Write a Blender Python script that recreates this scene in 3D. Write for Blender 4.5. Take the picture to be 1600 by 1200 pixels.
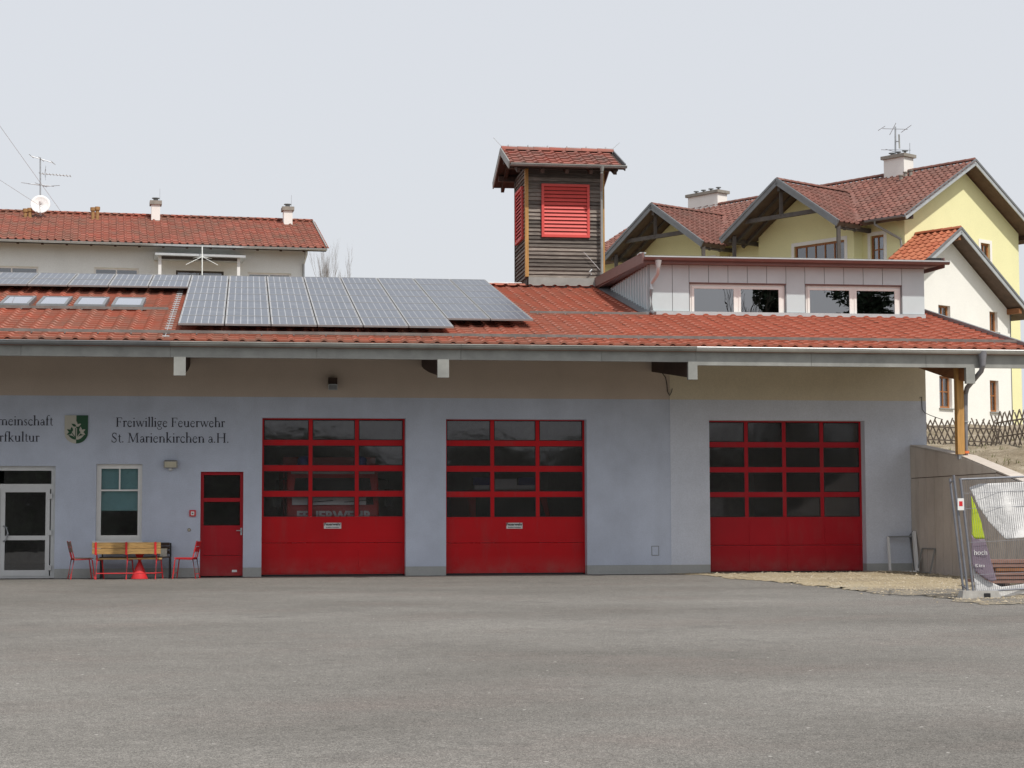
import bpy, bmesh, math, random
import numpy as np
from mathutils import Vector, Matrix
random.seed(7)
sc = bpy.context.scene
for o in list(bpy.data.objects): bpy.data.objects.remove(o)
R = math.radians
V = Vector

# ------------------------------------------------------------------ camera
FPX, CX, CY = 2900.0, 800.0, 600.0            # focal length in photograph pixels (1600 wide)
CAM = V((0, -42.0, 1.265))
yaw, pit, rol = R(8.2), R(4.16), R(-.17)
cF = V((math.sin(yaw)*math.cos(pit), math.cos(yaw)*math.cos(pit), math.sin(pit)))
cR = V((math.cos(yaw), -math.sin(yaw), 0)); cU = cR.cross(cF)
cR, cU = math.cos(rol)*cR + math.sin(rol)*cU, math.cos(rol)*cU - math.sin(rol)*cR
cam_d = bpy.data.cameras.new('camera'); cam = bpy.data.objects.new('camera', cam_d)
sc.collection.objects.link(cam); sc.camera = cam
cam.matrix_world = Matrix(((cR.x, cU.x, -cF.x, CAM.x), (cR.y, cU.y, -cF.y, CAM.y), (cR.z, cU.z, -cF.z, CAM.z), (0, 0, 0, 1)))
cam_d.sensor_width = 36; cam_d.sensor_fit = 'HORIZONTAL'; cam_d.lens = 36*FPX/1600
cam_d.clip_start = .1; cam_d.clip_end = 6000

# ------------------------------------------------------------------ sky and sun
SUN_EL, SUN_PHI = R(53), R(28)                # elevation; angle to the right of the direction facing the facade
world = bpy.data.worlds.new('World'); sc.world = world; world.use_nodes = True
nt = world.node_tree; nt.nodes.clear()
wo = nt.nodes.new('ShaderNodeOutputWorld'); bg = nt.nodes.new('ShaderNodeBackground')
sky = nt.nodes.new('ShaderNodeTexSky'); sky.sky_type = 'NISHITA'; sky.sun_disc = False
sky.sun_elevation = SUN_EL; sky.sun_rotation = math.pi - SUN_PHI; sky.dust_density = 4; sky.air_density = 1.2
veil = nt.nodes.new('ShaderNodeMix'); veil.data_type = 'RGBA'; veil.inputs[0].default_value = .86
nt.links.new(sky.outputs[0], veil.inputs[6]); veil.inputs[7].default_value = (6.25, 6.4, 6.72, 1)   # thin even cloud veil
nt.links.new(veil.outputs[2], bg.inputs[0]); bg.inputs[1].default_value = .1
nt.links.new(bg.outputs[0], wo.inputs[0])
sun_d = bpy.data.lights.new('sun', 'SUN'); sun_d.energy = 2.7; sun_d.angle = R(1.2); sun_d.color = (1, .95, .87)
sun = bpy.data.objects.new('sun', sun_d); sc.collection.objects.link(sun)
to_sun = V((math.sin(SUN_PHI)*math.cos(SUN_EL), -math.cos(SUN_PHI)*math.cos(SUN_EL), math.sin(SUN_EL)))
sun.rotation_euler = to_sun.to_track_quat('Z', 'Y').to_euler(); sun.location = (20, -40, 60)
vs = sc.view_settings; vs.view_transform = 'Standard'; vs.look = 'None'; vs.exposure = .32; vs.gamma = 1; vs.use_curve_mapping = False
sc.cycles.max_bounces = 8; sc.cycles.transparent_max_bounces = 12

# ------------------------------------------------------------------ measuring helpers (photo point -> point on a real plane)
def ray(x, y): return cF + cR*((x-CX)/FPX) - cU*((y-CY)/FPX)
def on_plane(x, y, p0, n):
    r = ray(x, y); return CAM + r*((V(p0)-CAM).dot(V(n))/r.dot(V(n)))
def aY(x, y, Y): return on_plane(x, y, (0, Y, 0), (0, 1, 0))
def aX(x, y, X): return on_plane(x, y, (X, 0, 0), (1, 0, 0))
GS = .0083
def aG(x, y): return on_plane(x, y, (0, 0, 0), (0, -GS, 1))
def gz(Y): return GS*min(Y, 0)
def fx(x, y=780, Y=0): return aY(x, y, Y).x
def fz(y, x=700, Y=0): return aY(x, y, Y).z

# ------------------------------------------------------------------ materials
def nodes(name):
    m = bpy.data.materials.new(name); m.use_nodes = True
    t = m.node_tree; b = t.nodes['Principled BSDF']; return m, t, b
def noise(t, scale, detail=4, rough=.55, vec=None, stretch=None):
    g = t.nodes.new('ShaderNodeNewGeometry'); n = t.nodes.new('ShaderNodeTexNoise')
    n.inputs['Scale'].default_value = scale; n.inputs['Detail'].default_value = detail; n.inputs['Roughness'].default_value = rough
    src = vec or g.outputs['Position']
    if stretch:
        mp = t.nodes.new('ShaderNodeMapping'); mp.inputs['Scale'].default_value = stretch
        t.links.new(src, mp.inputs[0]); src = mp.outputs[0]
    t.links.new(src, n.inputs['Vector']); return n.outputs['Fac']
def ramp(t, fac, stops):
    r = t.nodes.new('ShaderNodeValToRGB'); e = r.color_ramp.elements
    while len(e) < len(stops): e.new(.5)
    for el, (p, c) in zip(e, stops):
        el.position = p; el.color = (c[0], c[1], c[2], 1) if hasattr(c, '__len__') else (c, c, c, 1)
    t.links.new(fac, r.inputs[0]); return r.outputs[0]
def mixc(t, fac, a, b, mode='MIX'):
    m = t.nodes.new('ShaderNodeMix'); m.data_type = 'RGBA'; m.blend_type = mode
    for s, v in ((0, fac), (6, a), (7, b)):
        if hasattr(v, 'links') or hasattr(v, 'is_linked'): t.links.new(v, m.inputs[s])
        elif s == 0: m.inputs[0].default_value = v
        else: m.inputs[s].default_value = (v[0], v[1], v[2], 1)
    return m.outputs[2]
def bumpn(t, b, h, strength, dist):
    n = t.nodes.new('ShaderNodeBump'); n.inputs['Strength'].default_value = strength; n.inputs['Distance'].default_value = dist
    t.links.new(h, n.inputs['Height']); t.links.new(n.outputs[0], b.inputs['Normal'])
def mul(c, k): return tuple(min(1, x*k) for x in c[:3])
def M(name, col, rough=.8, metal=0, var=.12, scale=6, bump=0, bscale=60, bdist=.004, spec=.4, stretch=None, fine=.0):
    m, t, b = nodes(name)
    f = noise(t, scale, 5, .6, stretch=stretch)
    c = ramp(t, f, [(.3, mul(col, 1-var)), (.7, mul(col, 1+var))])
    if fine:
        f2 = noise(t, bscale, 2); k = ramp(t, f2, [(.3, 1-fine), (.7, 1+fine*.6)]); c = mixc(t, 1.0, c, k, 'MULTIPLY')
    t.links.new(c, b.inputs['Base Color'])
    b.inputs['Roughness'].default_value = rough; b.inputs['Metallic'].default_value = metal; b.inputs['Specular IOR Level'].default_value = spec
    if bump: bumpn(t, b, noise(t, bscale, 3, stretch=stretch), bump, bdist)
    return m
MT = {}
def plaster(name, col, var=.06, dirt=.12):
    m, t, b = nodes(name)
    c = ramp(t, noise(t, .9, 6, .65), [(.3, mul(col, 1-var)), (.72, mul(col, 1+var))])
    c = mixc(t, ramp(t, noise(t, 1.2, 4, .6, stretch=(1, 1, .18)), [(.5, 0), (.8, dirt)]), c, mul(col, .6))
    k = ramp(t, noise(t, 45, 2), [(.3, .93), (.7, 1.05)]); c = mixc(t, 1.0, c, k, 'MULTIPLY')
    t.links.new(c, b.inputs['Base Color']); b.inputs['Roughness'].default_value = .92; b.inputs['Specular IOR Level'].default_value = .2
    bumpn(t, b, noise(t, 70, 3), .35, .006); return m
MT['wall_blue'] = plaster('blue plaster', (.55, .60, .71), .11, .25)
MT['wall_new'] = plaster('pale blue plaster', (.64, .68, .77), .08, .16)
MT['band'] = plaster('taupe plaster', (.58, .49, .42))
MT['band_new'] = plaster('sand plaster', (.70, .63, .49), .05)
MT['plinth'] = plaster('grey plinth plaster', (.42, .43, .42), .1, .35)
MT['cream'] = plaster('cream plaster', (.86, .90, .89), .04)
MT['white_wall'] = plaster('white plaster', (.84, .84, .80), .03, .05)
MT['yellow_wall'] = plaster('yellow plaster', (.82, .80, .47), .03, .05)
MT['inside'] = M('hall plaster', (.62, .61, .59))
MT['inside_floor'] = M('hall floor', (.36, .36, .35))
MT['red'] = M('red door coat', (.55, .001, .007), .4, var=.06, scale=2, spec=.2)
MT['red_dark'] = M('dark red door coat', (.42, .006, .016), .42, var=.08, scale=2, spec=.2)
def door_coat(name, col):
    m, t, b = nodes(name)
    c = ramp(t, noise(t, .7, 5, .6), [(.3, mul(col, .88)), (.7, mul(col, 1.1))])
    c = mixc(t, ramp(t, noise(t, 2.4, 6, .7, stretch=(1.6, 1, .35)), [(.52, 0), (.8, .22)]), c, (.20, .12, .11))       # grime runs
    g = t.nodes.new('ShaderNodeNewGeometry'); sp = t.nodes.new('ShaderNodeSeparateXYZ'); t.links.new(g.outputs['Position'], sp.inputs[0])
    mr = t.nodes.new('ShaderNodeMapRange'); t.links.new(sp.outputs[2], mr.inputs[0]); mr.inputs[1].default_value, mr.inputs[2].default_value, mr.inputs[3].default_value, mr.inputs[4].default_value = .45, 0, 0, .5
    mm = t.nodes.new('ShaderNodeMath'); mm.operation = 'MULTIPLY'; t.links.new(mr.outputs[0], mm.inputs[0]); t.links.new(ramp(t, noise(t, 3, 6, .7), [(.35, .1), (.7, .8)]), mm.inputs[1])
    c = mixc(t, mm.outputs[0], c, (.28, .19, .17))                                                                     # splash film
    t.links.new(c, b.inputs['Base Color']); b.inputs['Specular IOR Level'].default_value = .25
    t.links.new(ramp(t, noise(t, 1.3, 5, .6), [(.3, .3), (.7, .52)]), b.inputs['Roughness']); bumpn(t, b, noise(t, .9, 2), .12, .02); return m
MT['red'] = door_coat('red door coat', (.55, .001, .007)); MT['red_dark'] = door_coat('dark red door coat', (.42, .006, .016))
MT['red_tube'] = M('red enamel', (.62, .03, .035), .35, var=.08)
MT['red_louver'] = M('coral red louvre', (.60, .075, .065), .55, var=.06, scale=3)
MT['alu'] = M('white aluminium', (.62, .63, .63), .4, var=.04)
MT['pvc'] = M('white window frame', (.8, .79, .76), .35, var=.03)
MT['zinc'] = M('zinc sheet', (.275, .28, .265), .55, .15, .18, 2.5, spec=.5)
MT['snow'] = M('snow guard steel', (.17, .155, .145), .6, .1, .25, 4)
MT['zinc_light'] = M('bright zinc', (.52, .54, .55), .42, .5, .1, 3)
MT['zinc_dark'] = M('dark zinc', (.2, .21, .22), .5, .3, .12, 3)
MT['pipe'] = M('grey downpipe', (.22, .22, .24), .45, .2)
MT['steel'] = M('galvanised steel', (.42, .44, .46), .4, .6, .12, 9)
MT['fence_steel'] = M('dull galvanised tube', (.21, .22, .25), .5, .35, .15, 9)
MT['clad'] = M('grey facade sheet', (.55, .63, .655), .5, .15, .05, 1.5, spec=.5)
MT['brown_metal'] = M('red brown sheet', (.20, .115, .105), .45, .1, .1, 2)
MT['wood_old'] = None
MT['wood_post'] = M('glazed timber', (.44, .24, .075), .6, var=.22, scale=3, bump=.3, bscale=18, stretch=(8, 8, .6))
MT['wood_beam'] = M('brown timber', (.26, .11, .045), .65, var=.25, scale=3, bump=.3, bscale=14, stretch=(1, 1, 6))
MT['wood_dark'] = M('dark stained timber', (.05, .028, .02), .7, var=.3, scale=4)
MT['wood_grey'] = M('grey stained timber', (.085, .075, .068), .75, var=.25, scale=4)
MT['wood_bench'] = M('varnished bench plank', (.42, .26, .10), .55, var=.35, scale=5, bump=.2, bscale=20, stretch=(1.2, 8, 12))
MT['wood_chair'] = M('weathered chair slat', (.25, .14, .11), .7, var=.25, scale=6, stretch=(2, 8, 8))
MT['wood_window'] = M('brown window frame', (.30, .12, .04), .5, var=.15)
MT['wood_soffit'] = M('brown soffit boards', (.11, .075, .055), .7, var=.2, scale=4)
MT['black'] = M('black rubber', (.02, .02, .022), .6)
MT['concrete'] = None
MT['conc_block'] = M('concrete block', (.34, .33, .31), .9, var=.2, scale=9, bump=.4, bscale=40)
MT['white_paint'] = M('white paint', (.75, .75, .74), .5, var=.03)
MT['letter'] = M('dark blue lettering', (.035, .035, .055), .6, var=.05)
MT['crest_green'] = M('crest green', (.012, .075, .03), .5, var=.1)
MT['crest_white'] = M('crest ivory', (.52, .50, .43), .5, var=.06)
MT['teal'] = M('teal blind', (.36, .62, .62), .8, var=.06, scale=2)
MT['banner_white'] = M('white tarpaulin', (.74, .74, .74), .85, var=.10, scale=5, spec=.1, bump=.5, bscale=9, bdist=.03)
MT['banner_lime'] = M('lime banner', (.48, .60, .02), .6, var=.08, scale=3)
MT['banner_purple'] = M('purple grey banner', (.22, .17, .22), .6, var=.12, scale=4)
MT['chimney_white'] = plaster('chimney plaster', (.82, .80, .77), .04)
MT['chimney_cap'] = M('chimney slab', (.27, .25, .22), .9, var=.2)
MT['vent'] = M('ochre vent pipe', (.33, .19, .08), .8, var=.2)
MT['orange'] = M('orange pipe', (.65, .16, .05), .5)
MT['dish'] = M('white dish', (.8, .8, .8), .5, var=.03)
MT['lamp_glass'] = M('lamp glass', (.55, .52, .40), .3)
MT['truck_red'] = M('truck red', (.5, .02, .02), .3, var=.04)
MT['truck_white'] = M('truck white', (.8, .8, .8), .3, var=.03)
MT['blue_lens'] = M('blue beacon lens', (.015, .03, .22), .15)
MT['screen'] = M('dark windscreen', (.02, .024, .026), .08)
MT['bark'] = M('bark', (.09, .075, .06), .9, var=.25, scale=8)
MT['twig'] = M('pale twigs', (.22, .19, .17), .9)
MT['needles'] = M('needle foliage', (.035, .055, .03), .8, var=.4, scale=3)
MT['leaves'] = M('leaf foliage', (.05, .08, .03), .8, var=.4, scale=3)
MT['slat_fence'] = M('weathered pole', (.20, .165, .135), .85, var=.35, scale=8)

def wood_old():
    m, t, b = nodes('weathered plank')
    oi = t.nodes.new('ShaderNodeObjectInfo')
    f = noise(t, 2.2, 6, .65, stretch=(1.2, 1.2, 16))
    c = ramp(t, f, [(.25, (.08, .066, .058)), (.55, (.19, .162, .14)), (.78, (.37, .325, .29))])
    k = ramp(t, oi.outputs['Random'], [(0, .5), (1, 1.4)])
    t.links.new(mixc(t, 1.0, c, k, 'MULTIPLY'), b.inputs['Base Color']); b.inputs['Roughness'].default_value = .85
    bumpn(t, b, noise(t, 6, 4, stretch=(1, 1, 14)), .5, .01); return m
MT['wood_old'] = wood_old()
def concrete():
    m, t, b = nodes('board-marked concrete')
    c = ramp(t, noise(t, .8, 6, .65), [(.3, (.47, .42, .37)), (.7, (.62, .56, .50))])
    c = mixc(t, ramp(t, noise(t, 1.5, 5, .6, stretch=(1, 1.6, .25)), [(.52, 0), (.75, .45)]), c, (.27, .20, .155))
    k = ramp(t, noise(t, 60, 2), [(.3, .93), (.7, 1.05)])
    t.links.new(mixc(t, 1.0, c, k, 'MULTIPLY'), b.inputs['Base Color']); b.inputs['Roughness'].default_value = .9
    bumpn(t, b, noise(t, 25, 4), .3, .006); return m
MT['concrete'] = concrete()
MT['concrete_joint'] = M('darkened groove concrete', (.19, .15, .125), .9, var=.25, scale=3)  # core colour darkened so the grooves' faint shade reads as dark lines
def asphalt():
    m, t, b = nodes('worn asphalt')
    c = ramp(t, noise(t, .22, 6, .62, stretch=(.6, 1, 1)), [(.28, (.133, .125, .113)), (.5, (.180, .171, .157)), (.72, (.224, .214, .197))])
    c = mixc(t, ramp(t, noise(t, .5, 5, .7, stretch=(.6, 1.0, 1)), [(.5, 0), (.72, .5)]), c, (.184, .154, .139))
    c = mixc(t, ramp(t, noise(t, .9, 4, .6), [(.60, 0), (.74, .5)]), c, (.115, .109, .102))
    g = t.nodes.new('ShaderNodeNewGeometry')
    v = t.nodes.new('ShaderNodeTexVoronoi'); v.inputs['Scale'].default_value = 120; t.links.new(g.outputs['Position'], v.inputs['Vector'])
    k = ramp(t, v.outputs['Color'], [(.08, .45), (.5, 1.0), (.95, 1.65)])
    c = mixc(t, 1.0, c, k, 'MULTIPLY')
    c = mixc(t, 1.0, c, ramp(t, noise(t, 30, 4, .7), [(.3, .8), (.7, 1.2)]), 'MULTIPLY')
    c = mixc(t, 1.0, c, ramp(t, noise(t, 5, 6, .75), [(.3, .86), (.7, 1.14)]), 'MULTIPLY')
    v2 = t.nodes.new('ShaderNodeTexVoronoi'); v2.inputs['Scale'].default_value = 3.2; t.links.new(g.outputs['Position'], v2.inputs['Vector'])
    c = mixc(t, ramp(t, v2.outputs['Distance'], [(.03, 1), (.055, 0)]), c, (.55, .53, .5))      # stray chippings
    t.links.new(c, b.inputs['Base Color']); b.inputs['Roughness'].default_value = .93; b.inputs['Specular IOR Level'].default_value = .25
    bumpn(t, b, v.outputs['Distance'], .6, .008); return m
MT['asphalt'] = asphalt()
def earth(name, a, b_, c_, s=1.2, trod=None):
    m, t, b = nodes(name)
    c = ramp(t, noise(t, s, 8, .7), [(.3, a), (.5, b_), (.7, c_)])
    if trod:           # trodden rubble nearer the yard
        g = t.nodes.new('ShaderNodeNewGeometry'); sp = t.nodes.new('ShaderNodeSeparateXYZ'); t.links.new(g.outputs['Position'], sp.inputs[0])
        mr = t.nodes.new('ShaderNodeMapRange'); t.links.new(sp.outputs[1], mr.inputs[0]); mr.inputs[1].default_value, mr.inputs[2].default_value = trod[1], trod[2]
        mm = t.nodes.new('ShaderNodeMath'); mm.operation = 'MULTIPLY'; t.links.new(mr.outputs[0], mm.inputs[0]); t.links.new(ramp(t, noise(t, 1.5, 5), [(.3, .45), (.6, 1)]), mm.inputs[1])
        c = mixc(t, mm.outputs[0], c, trod[0])
    k = ramp(t, noise(t, 22, 4, .7), [(.3, .7), (.7, 1.2)])
    t.links.new(mixc(t, 1.0, c, k, 'MULTIPLY'), b.inputs['Base Color']); b.inputs['Roughness'].default_value = .95; b.inputs['Specular IOR Level'].default_value = .15
    bumpn(t, b, noise(t, 14, 6, .7), .8, .04); return m
MT['gravel'] = earth('crushed gravel', (.27, .23, .17), (.40, .33, .22), (.47, .42, .32), .5, ((.20, .185, .165), -7.2, -9.6))
MT['gravel_stone'] = earth('gravel stone', (.30, .24, .16), (.44, .37, .26), (.56, .52, .44), 9)
MT['hill'] = earth('bare earth and dry grass', (.19, .155, .105), (.30, .25, .18), (.42, .37, .29), 1.4)
MT['grass'] = M('dry grass', (.16, .17, .06), .9, var=.4, scale=4)
MT['ground'] = earth('meadow', (.07, .09, .03), (.09, .11, .04), (.12, .12, .06), .1)

def tile_mat(name, cols, dirt, dirt_col, dirt_dir=None):
    m, t, b = nodes(name)
    at = t.nodes.new('ShaderNodeAttribute'); at.attribute_name = 'tint'
    oi = t.nodes.new('ShaderNodeObjectInfo')
    ad = t.nodes.new('ShaderNodeMath'); ad.operation = 'ADD'; t.links.new(at.outputs['Fac'], ad.inputs[0]); t.links.new(oi.outputs['Random'], ad.inputs[1])
    fr = t.nodes.new('ShaderNodeMath'); fr.operation = 'FRACT'; t.links.new(ad.outputs[0], fr.inputs[0])
    c = ramp(t, fr.outputs[0], [(0, cols[0]), (.5, cols[1]), (1, cols[2])])
    n = noise(t, 1.1, 6, .7); f = ramp(t, n, [(.36, 0), (.66, dirt)])
    if dirt_dir:
        g = t.nodes.new('ShaderNodeNewGeometry'); s = t.nodes.new('ShaderNodeSeparateXYZ'); t.links.new(g.outputs['Position'], s.inputs[0])
        mr = t.nodes.new('ShaderNodeMapRange'); t.links.new(s.outputs[0], mr.inputs[0])
        mr.inputs[1].default_value, mr.inputs[2].default_value, mr.inputs[3].default_value, mr.inputs[4].default_value = dirt_dir
        mm = t.nodes.new('ShaderNodeMath'); mm.operation = 'MULTIPLY'; t.links.new(f, mm.inputs[0]); t.links.new(mr.outputs[0], mm.inputs[1]); f = mm.outputs[0]
    c = mixc(t, f, c, dirt_col)
    c = mixc(t, ramp(t, noise(t, 9, 5, .7), [(.6, 0), (.78, dirt*.35)]), c, (.12, .10, .08))
    t.links.new(c, b.inputs['Base Color']); b.inputs['Roughness'].default_value = .72; b.inputs['Specular IOR Level'].default_value = .3
    bumpn(t, b, noise(t, 40, 3), .25, .004); return m
MT['tile'] = tile_mat('red clay tile', [(.355, .108, .068), (.40, .122, .076), (.435, .14, .092)], .9, (.27, .155, .118), (5, 11, 1, .12))
MT['tile_tower'] = tile_mat('tower clay tile', [(.26, .075, .055), (.31, .09, .065), (.35, .115, .085)], .8, (.15, .11, .095))
MT['tile_left'] = tile_mat('left house tile', [(.27, .075, .05), (.33, .092, .06), (.37, .12, .085)], .8, (.17, .11, .08))
MT['tile_brown'] = tile_mat('brown red tile', [(.165, .068, .053), (.21, .085, .066), (.25, .11, .088)], .5, (.13, .09, .075))
MT['tile_wing'] = tile_mat('orange tile', [(.36, .10, .05), (.41, .125, .062), (.46, .16, .085)], .3, (.25, .12, .07))

def glass(name, tint, refl=1.0, wav=0.0, wscale=3, rough=0.0, haze=0.0):
    m = bpy.data.materials.new(name); m.use_nodes = True; t = m.node_tree; t.nodes.clear()
    o = t.nodes.new('ShaderNodeOutputMaterial'); mx = t.nodes.new('ShaderNodeMixShader')
    tr = t.nodes.new('ShaderNodeBsdfTransparent'); tr.inputs[0].default_value = (*tint, 1)
    gl = t.nodes.new('ShaderNodeBsdfGlossy'); gl.inputs['Roughness'].default_value = rough; gl.inputs[0].default_value = (.95, .96, 1, 1)
    fr = t.nodes.new('ShaderNodeFresnel'); fr.inputs[0].default_value = 1.52
    mm = t.nodes.new('ShaderNodeMath'); mm.operation = 'MULTIPLY'; mm.inputs[1].default_value = refl; mm.use_clamp = True
    t.links.new(fr.outputs[0], mm.inputs[0]); t.links.new(mm.outputs[0], mx.inputs[0])
    src = tr.outputs[0]
    if haze:
        df = t.nodes.new('ShaderNodeBsdfDiffuse'); df.inputs[0].default_value = (.6, .58, .56, 1); m2 = t.nodes.new('ShaderNodeMixShader')
        t.links.new(ramp(t, noise(t, 1.7, 6, .7), [(.3, haze*.6), (.75, haze*1.5)]), m2.inputs[0]); t.links.new(src, m2.inputs[1]); t.links.new(df.outputs[0], m2.inputs[2]); src = m2.outputs[0]  # grey diffuse haze put into the glass to brighten the dark panes
    t.links.new(src, mx.inputs[1]); t.links.new(gl.outputs[0], mx.inputs[2]); t.links.new(mx.outputs[0], o.inputs[0])
    if wav:
        bn = t.nodes.new('ShaderNodeBump'); bn.inputs['Strength'].default_value = wav; bn.inputs['Distance'].default_value = .02
        t.links.new(noise(t, wscale, 2), bn.inputs['Height']); t.links.new(bn.outputs[0], gl.inputs['Normal'])
    return m
MT['pane'] = glass('acrylic door pane', (.84, .84, .85), .9, .06, 4, .05, .04)
MT['glass'] = glass('window glass', (.86, .88, .89), 1.3, .03, 2, 0, .03)
MT['glass_dormer'] = glass('coated window glass', (.10, .11, .12), 6.5, .02, 2)
MT['glass_sky'] = glass('roof window glass', (.3, .31, .32), 1.6, .02, 2)
MT['glass_house'] = glass('house window glass', (.35, .37, .4), 4.0, .05, 2)
def cellmat():
    m, t, b = nodes('solar cell')
    c = ramp(t, noise(t, 3.5, 6, .7), [(.3, (.088, .100, .128)), (.7, (.130, .146, .180))])
    c = mixc(t, ramp(t, noise(t, 1.6, 7, .75), [(.55, 0), (.72, .35)]), c, (.33, .34, .35))    # dried dust
    t.links.new(c, b.inputs['Base Color']); b.inputs['Roughness'].default_value = .36; b.inputs['Specular IOR Level'].default_value = .38
    return m
MT['cell'] = cellmat()
MT['backsheet'] = M('white backsheet', (.50, .51, .53), .5, var=.1)
MT['panel_frame'] = M('panel frame', (.33, .33, .33), .45, .4, .08)

# ------------------------------------------------------------------ mesh building
col = sc.collection
class MB:
    def __init__(s): s.v = []; s.f = []
    def add(s, vs, fs):
        k = len(s.v); s.v += [tuple(p) for p in vs]; s.f += [tuple(i+k for i in f) for f in fs]; return s
    def hexa(s, p):      # 8 points: bottom ring 0-3, top ring 4-7
        return s.add(p, [(3, 2, 1, 0), (4, 5, 6, 7), (0, 1, 5, 4), (1, 2, 6, 5), (2, 3, 7, 6), (3, 0, 4, 7)])
    def box(s, x0, x1, y0, y1, z0, z1):
        return s.hexa([(x0, y0, z0), (x1, y0, z0), (x1, y1, z0), (x0, y1, z0), (x0, y0, z1), (x1, y0, z1), (x1, y1, z1), (x0, y1, z1)])
    def bar(s, a, b, w, h, up=(0, 0, 1)):      # rectangular bar from a to b, w sideways, h along up
        a, b = V(a), V(b); d = (b-a).normalized(); u = V(up); sd = d.cross(u)
        if sd.length < 1e-4: sd = d.cross(V((1, 0, 0)))
        sd.normalize(); u = sd.cross(d).normalized(); sd = sd*(w/2); u = u*(h/2)
        return s.hexa([a-sd-u, a+sd-u, a+sd+u, a-sd+u, b-sd-u, b+sd-u, b+sd+u, b-sd+u])
    def tube(s, pts, r, n=8, cap=True, r2=None):
        pts = [V(p) for p in pts]; rings = []; m = len(pts)
        for i, p in enumerate(pts):
            d = (pts[min(i+1, m-1)] - pts[max(i-1, 0)]).normalized()
            a = d.cross(V((0, 0, 1)))
            if a.length < 1e-3: a = d.cross(V((0, 1, 0)))
            a.normalize(); b = d.cross(a).normalized()
            rr = r if r2 is None else r + (r2-r)*i/(m-1)
            rings.append([p + (a*math.cos(2*math.pi*k/n) + b*math.sin(2*math.pi*k/n))*rr for k in range(n)])
        vs = [q for rg in rings for q in rg]
        fs = [(i*n+k, i*n+(k+1) % n, (i+1)*n+(k+1) % n, (i+1)*n+k) for i in range(m-1) for k in range(n)]
        if cap: fs += [tuple(reversed(range(n))), tuple((m-1)*n+k for k in range(n))]
        return s.add(vs, fs)
    def prism(s, poly, d):       # planar polygon extruded by vector d
        n = len(poly); d = V(d); a = [V(p) for p in poly]
        return s.add(a + [p+d for p in a], [tuple(reversed(range(n))), tuple(range(n, 2*n))] + [(i, (i+1) % n, (i+1) % n+n, i+n) for i in range(n)])
    def lathe(s, c, prof, n=20):
        c = V(c); vs = [c + V((r*math.cos(2*math.pi*k/n), r*math.sin(2*math.pi*k/n), z)) for r, z in prof for k in range(n)]
        m = len(prof); fs = [(i*n+k, i*n+(k+1) % n, (i+1)*n+(k+1) % n, (i+1)*n+k) for i in range(m-1) for k in range(n)]
        fs += [tuple(reversed(range(n))), tuple((m-1)*n+k for k in range(n))]
        return s.add(vs, fs)
    def mesh(s, name, mat, smooth=False):
        me = bpy.data.meshes.new(name); me.from_pydata(s.v, [], s.f)
        bm = bmesh.new(); bm.from_mesh(me); bmesh.ops.recalc_face_normals(bm, faces=bm.faces); bm.to_mesh(me); bm.free()
        if mat: me.materials.append(MT[mat])
        if smooth:
            me.polygons.foreach_set('use_smooth', [True]*len(me.polygons))
            try: me.set_sharp_from_angle(angle=R(40))
            except Exception: pass
        return me
    def build(s, name, mat, parent=None, smooth=False, kind=None):
        return put(name, s.mesh(name, mat, smooth), parent, kind)
def put(name, me, parent=None, kind=None, loc=None, rot=None):
    o = bpy.data.objects.new(name, me); col.objects.link(o)
    if loc is not None: o.location = loc
    if rot is not None: o.rotation_euler = rot
    if parent is not None:
        o.parent = parent
        if parent.type == 'EMPTY': o.matrix_parent_inverse = Matrix.Translation(-parent.location)
    if kind: o['kind'] = kind
    return o
def thing(name, label, cat, loc, group=None):
    o = bpy.data.objects.new(name, None); col.objects.link(o); o.location = loc; o.empty_display_size = .3
    o['label'] = label; o['category'] = cat
    if group: o['group'] = group
    return o
def tag(o, label, cat, group=None):
    o['label'] = label; o['category'] = cat
    if group: o['group'] = group
    return o
def box(name, mat, parent, *a): return MB().box(*a).build(name, mat, parent)
def frame_boxes(mb, x0, x1, z0, z1, w, y0, y1, bot=None):
    b = w if bot is None else bot
    mb.box(x0, x0+w, y0, y1, z0, z1); mb.box(x1-w, x1, y0, y1, z0, z1)
    mb.box(x0+w, x1-w, y0, y1, z1-w, z1); mb.box(x0+w, x1-w, y0, y1, z0, z0+b); return mb
def wall_boxes(mb, X0, X1, z0, z1, Y0, Y1, ops):
    x = X0
    for a, b, c, d in sorted(ops):
        if d <= z0 or c >= z1: continue
        if a > x: mb.box(x, a, Y0, Y1, z0, z1)
        if c > z0: mb.box(a, b, Y0, Y1, z0, c)
        if d < z1: mb.box(a, b, Y0, Y1, d, z1)
        x = b
    if x < X1: mb.box(x, X1, Y0, Y1, z0, z1)
    return mb
def text_mesh(txt, size, mat, bold=0.0, align='CENTER', ext=.004):
    cu = bpy.data.curves.new('text', 'FONT'); cu.body = txt; cu.size = size; cu.align_x = align; cu.extrude = ext; cu.offset = bold
    cu.resolution_u = 3
    ob = bpy.data.objects.new('text', cu); col.objects.link(ob)
    dg = bpy.context.evaluated_depsgraph_get(); me = bpy.data.meshes.new_from_object(ob.evaluated_get(dg))
    bpy.data.objects.remove(ob); bpy.data.curves.remove(cu)
    me.materials.clear(); me.materials.append(MT[mat]); return me

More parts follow.
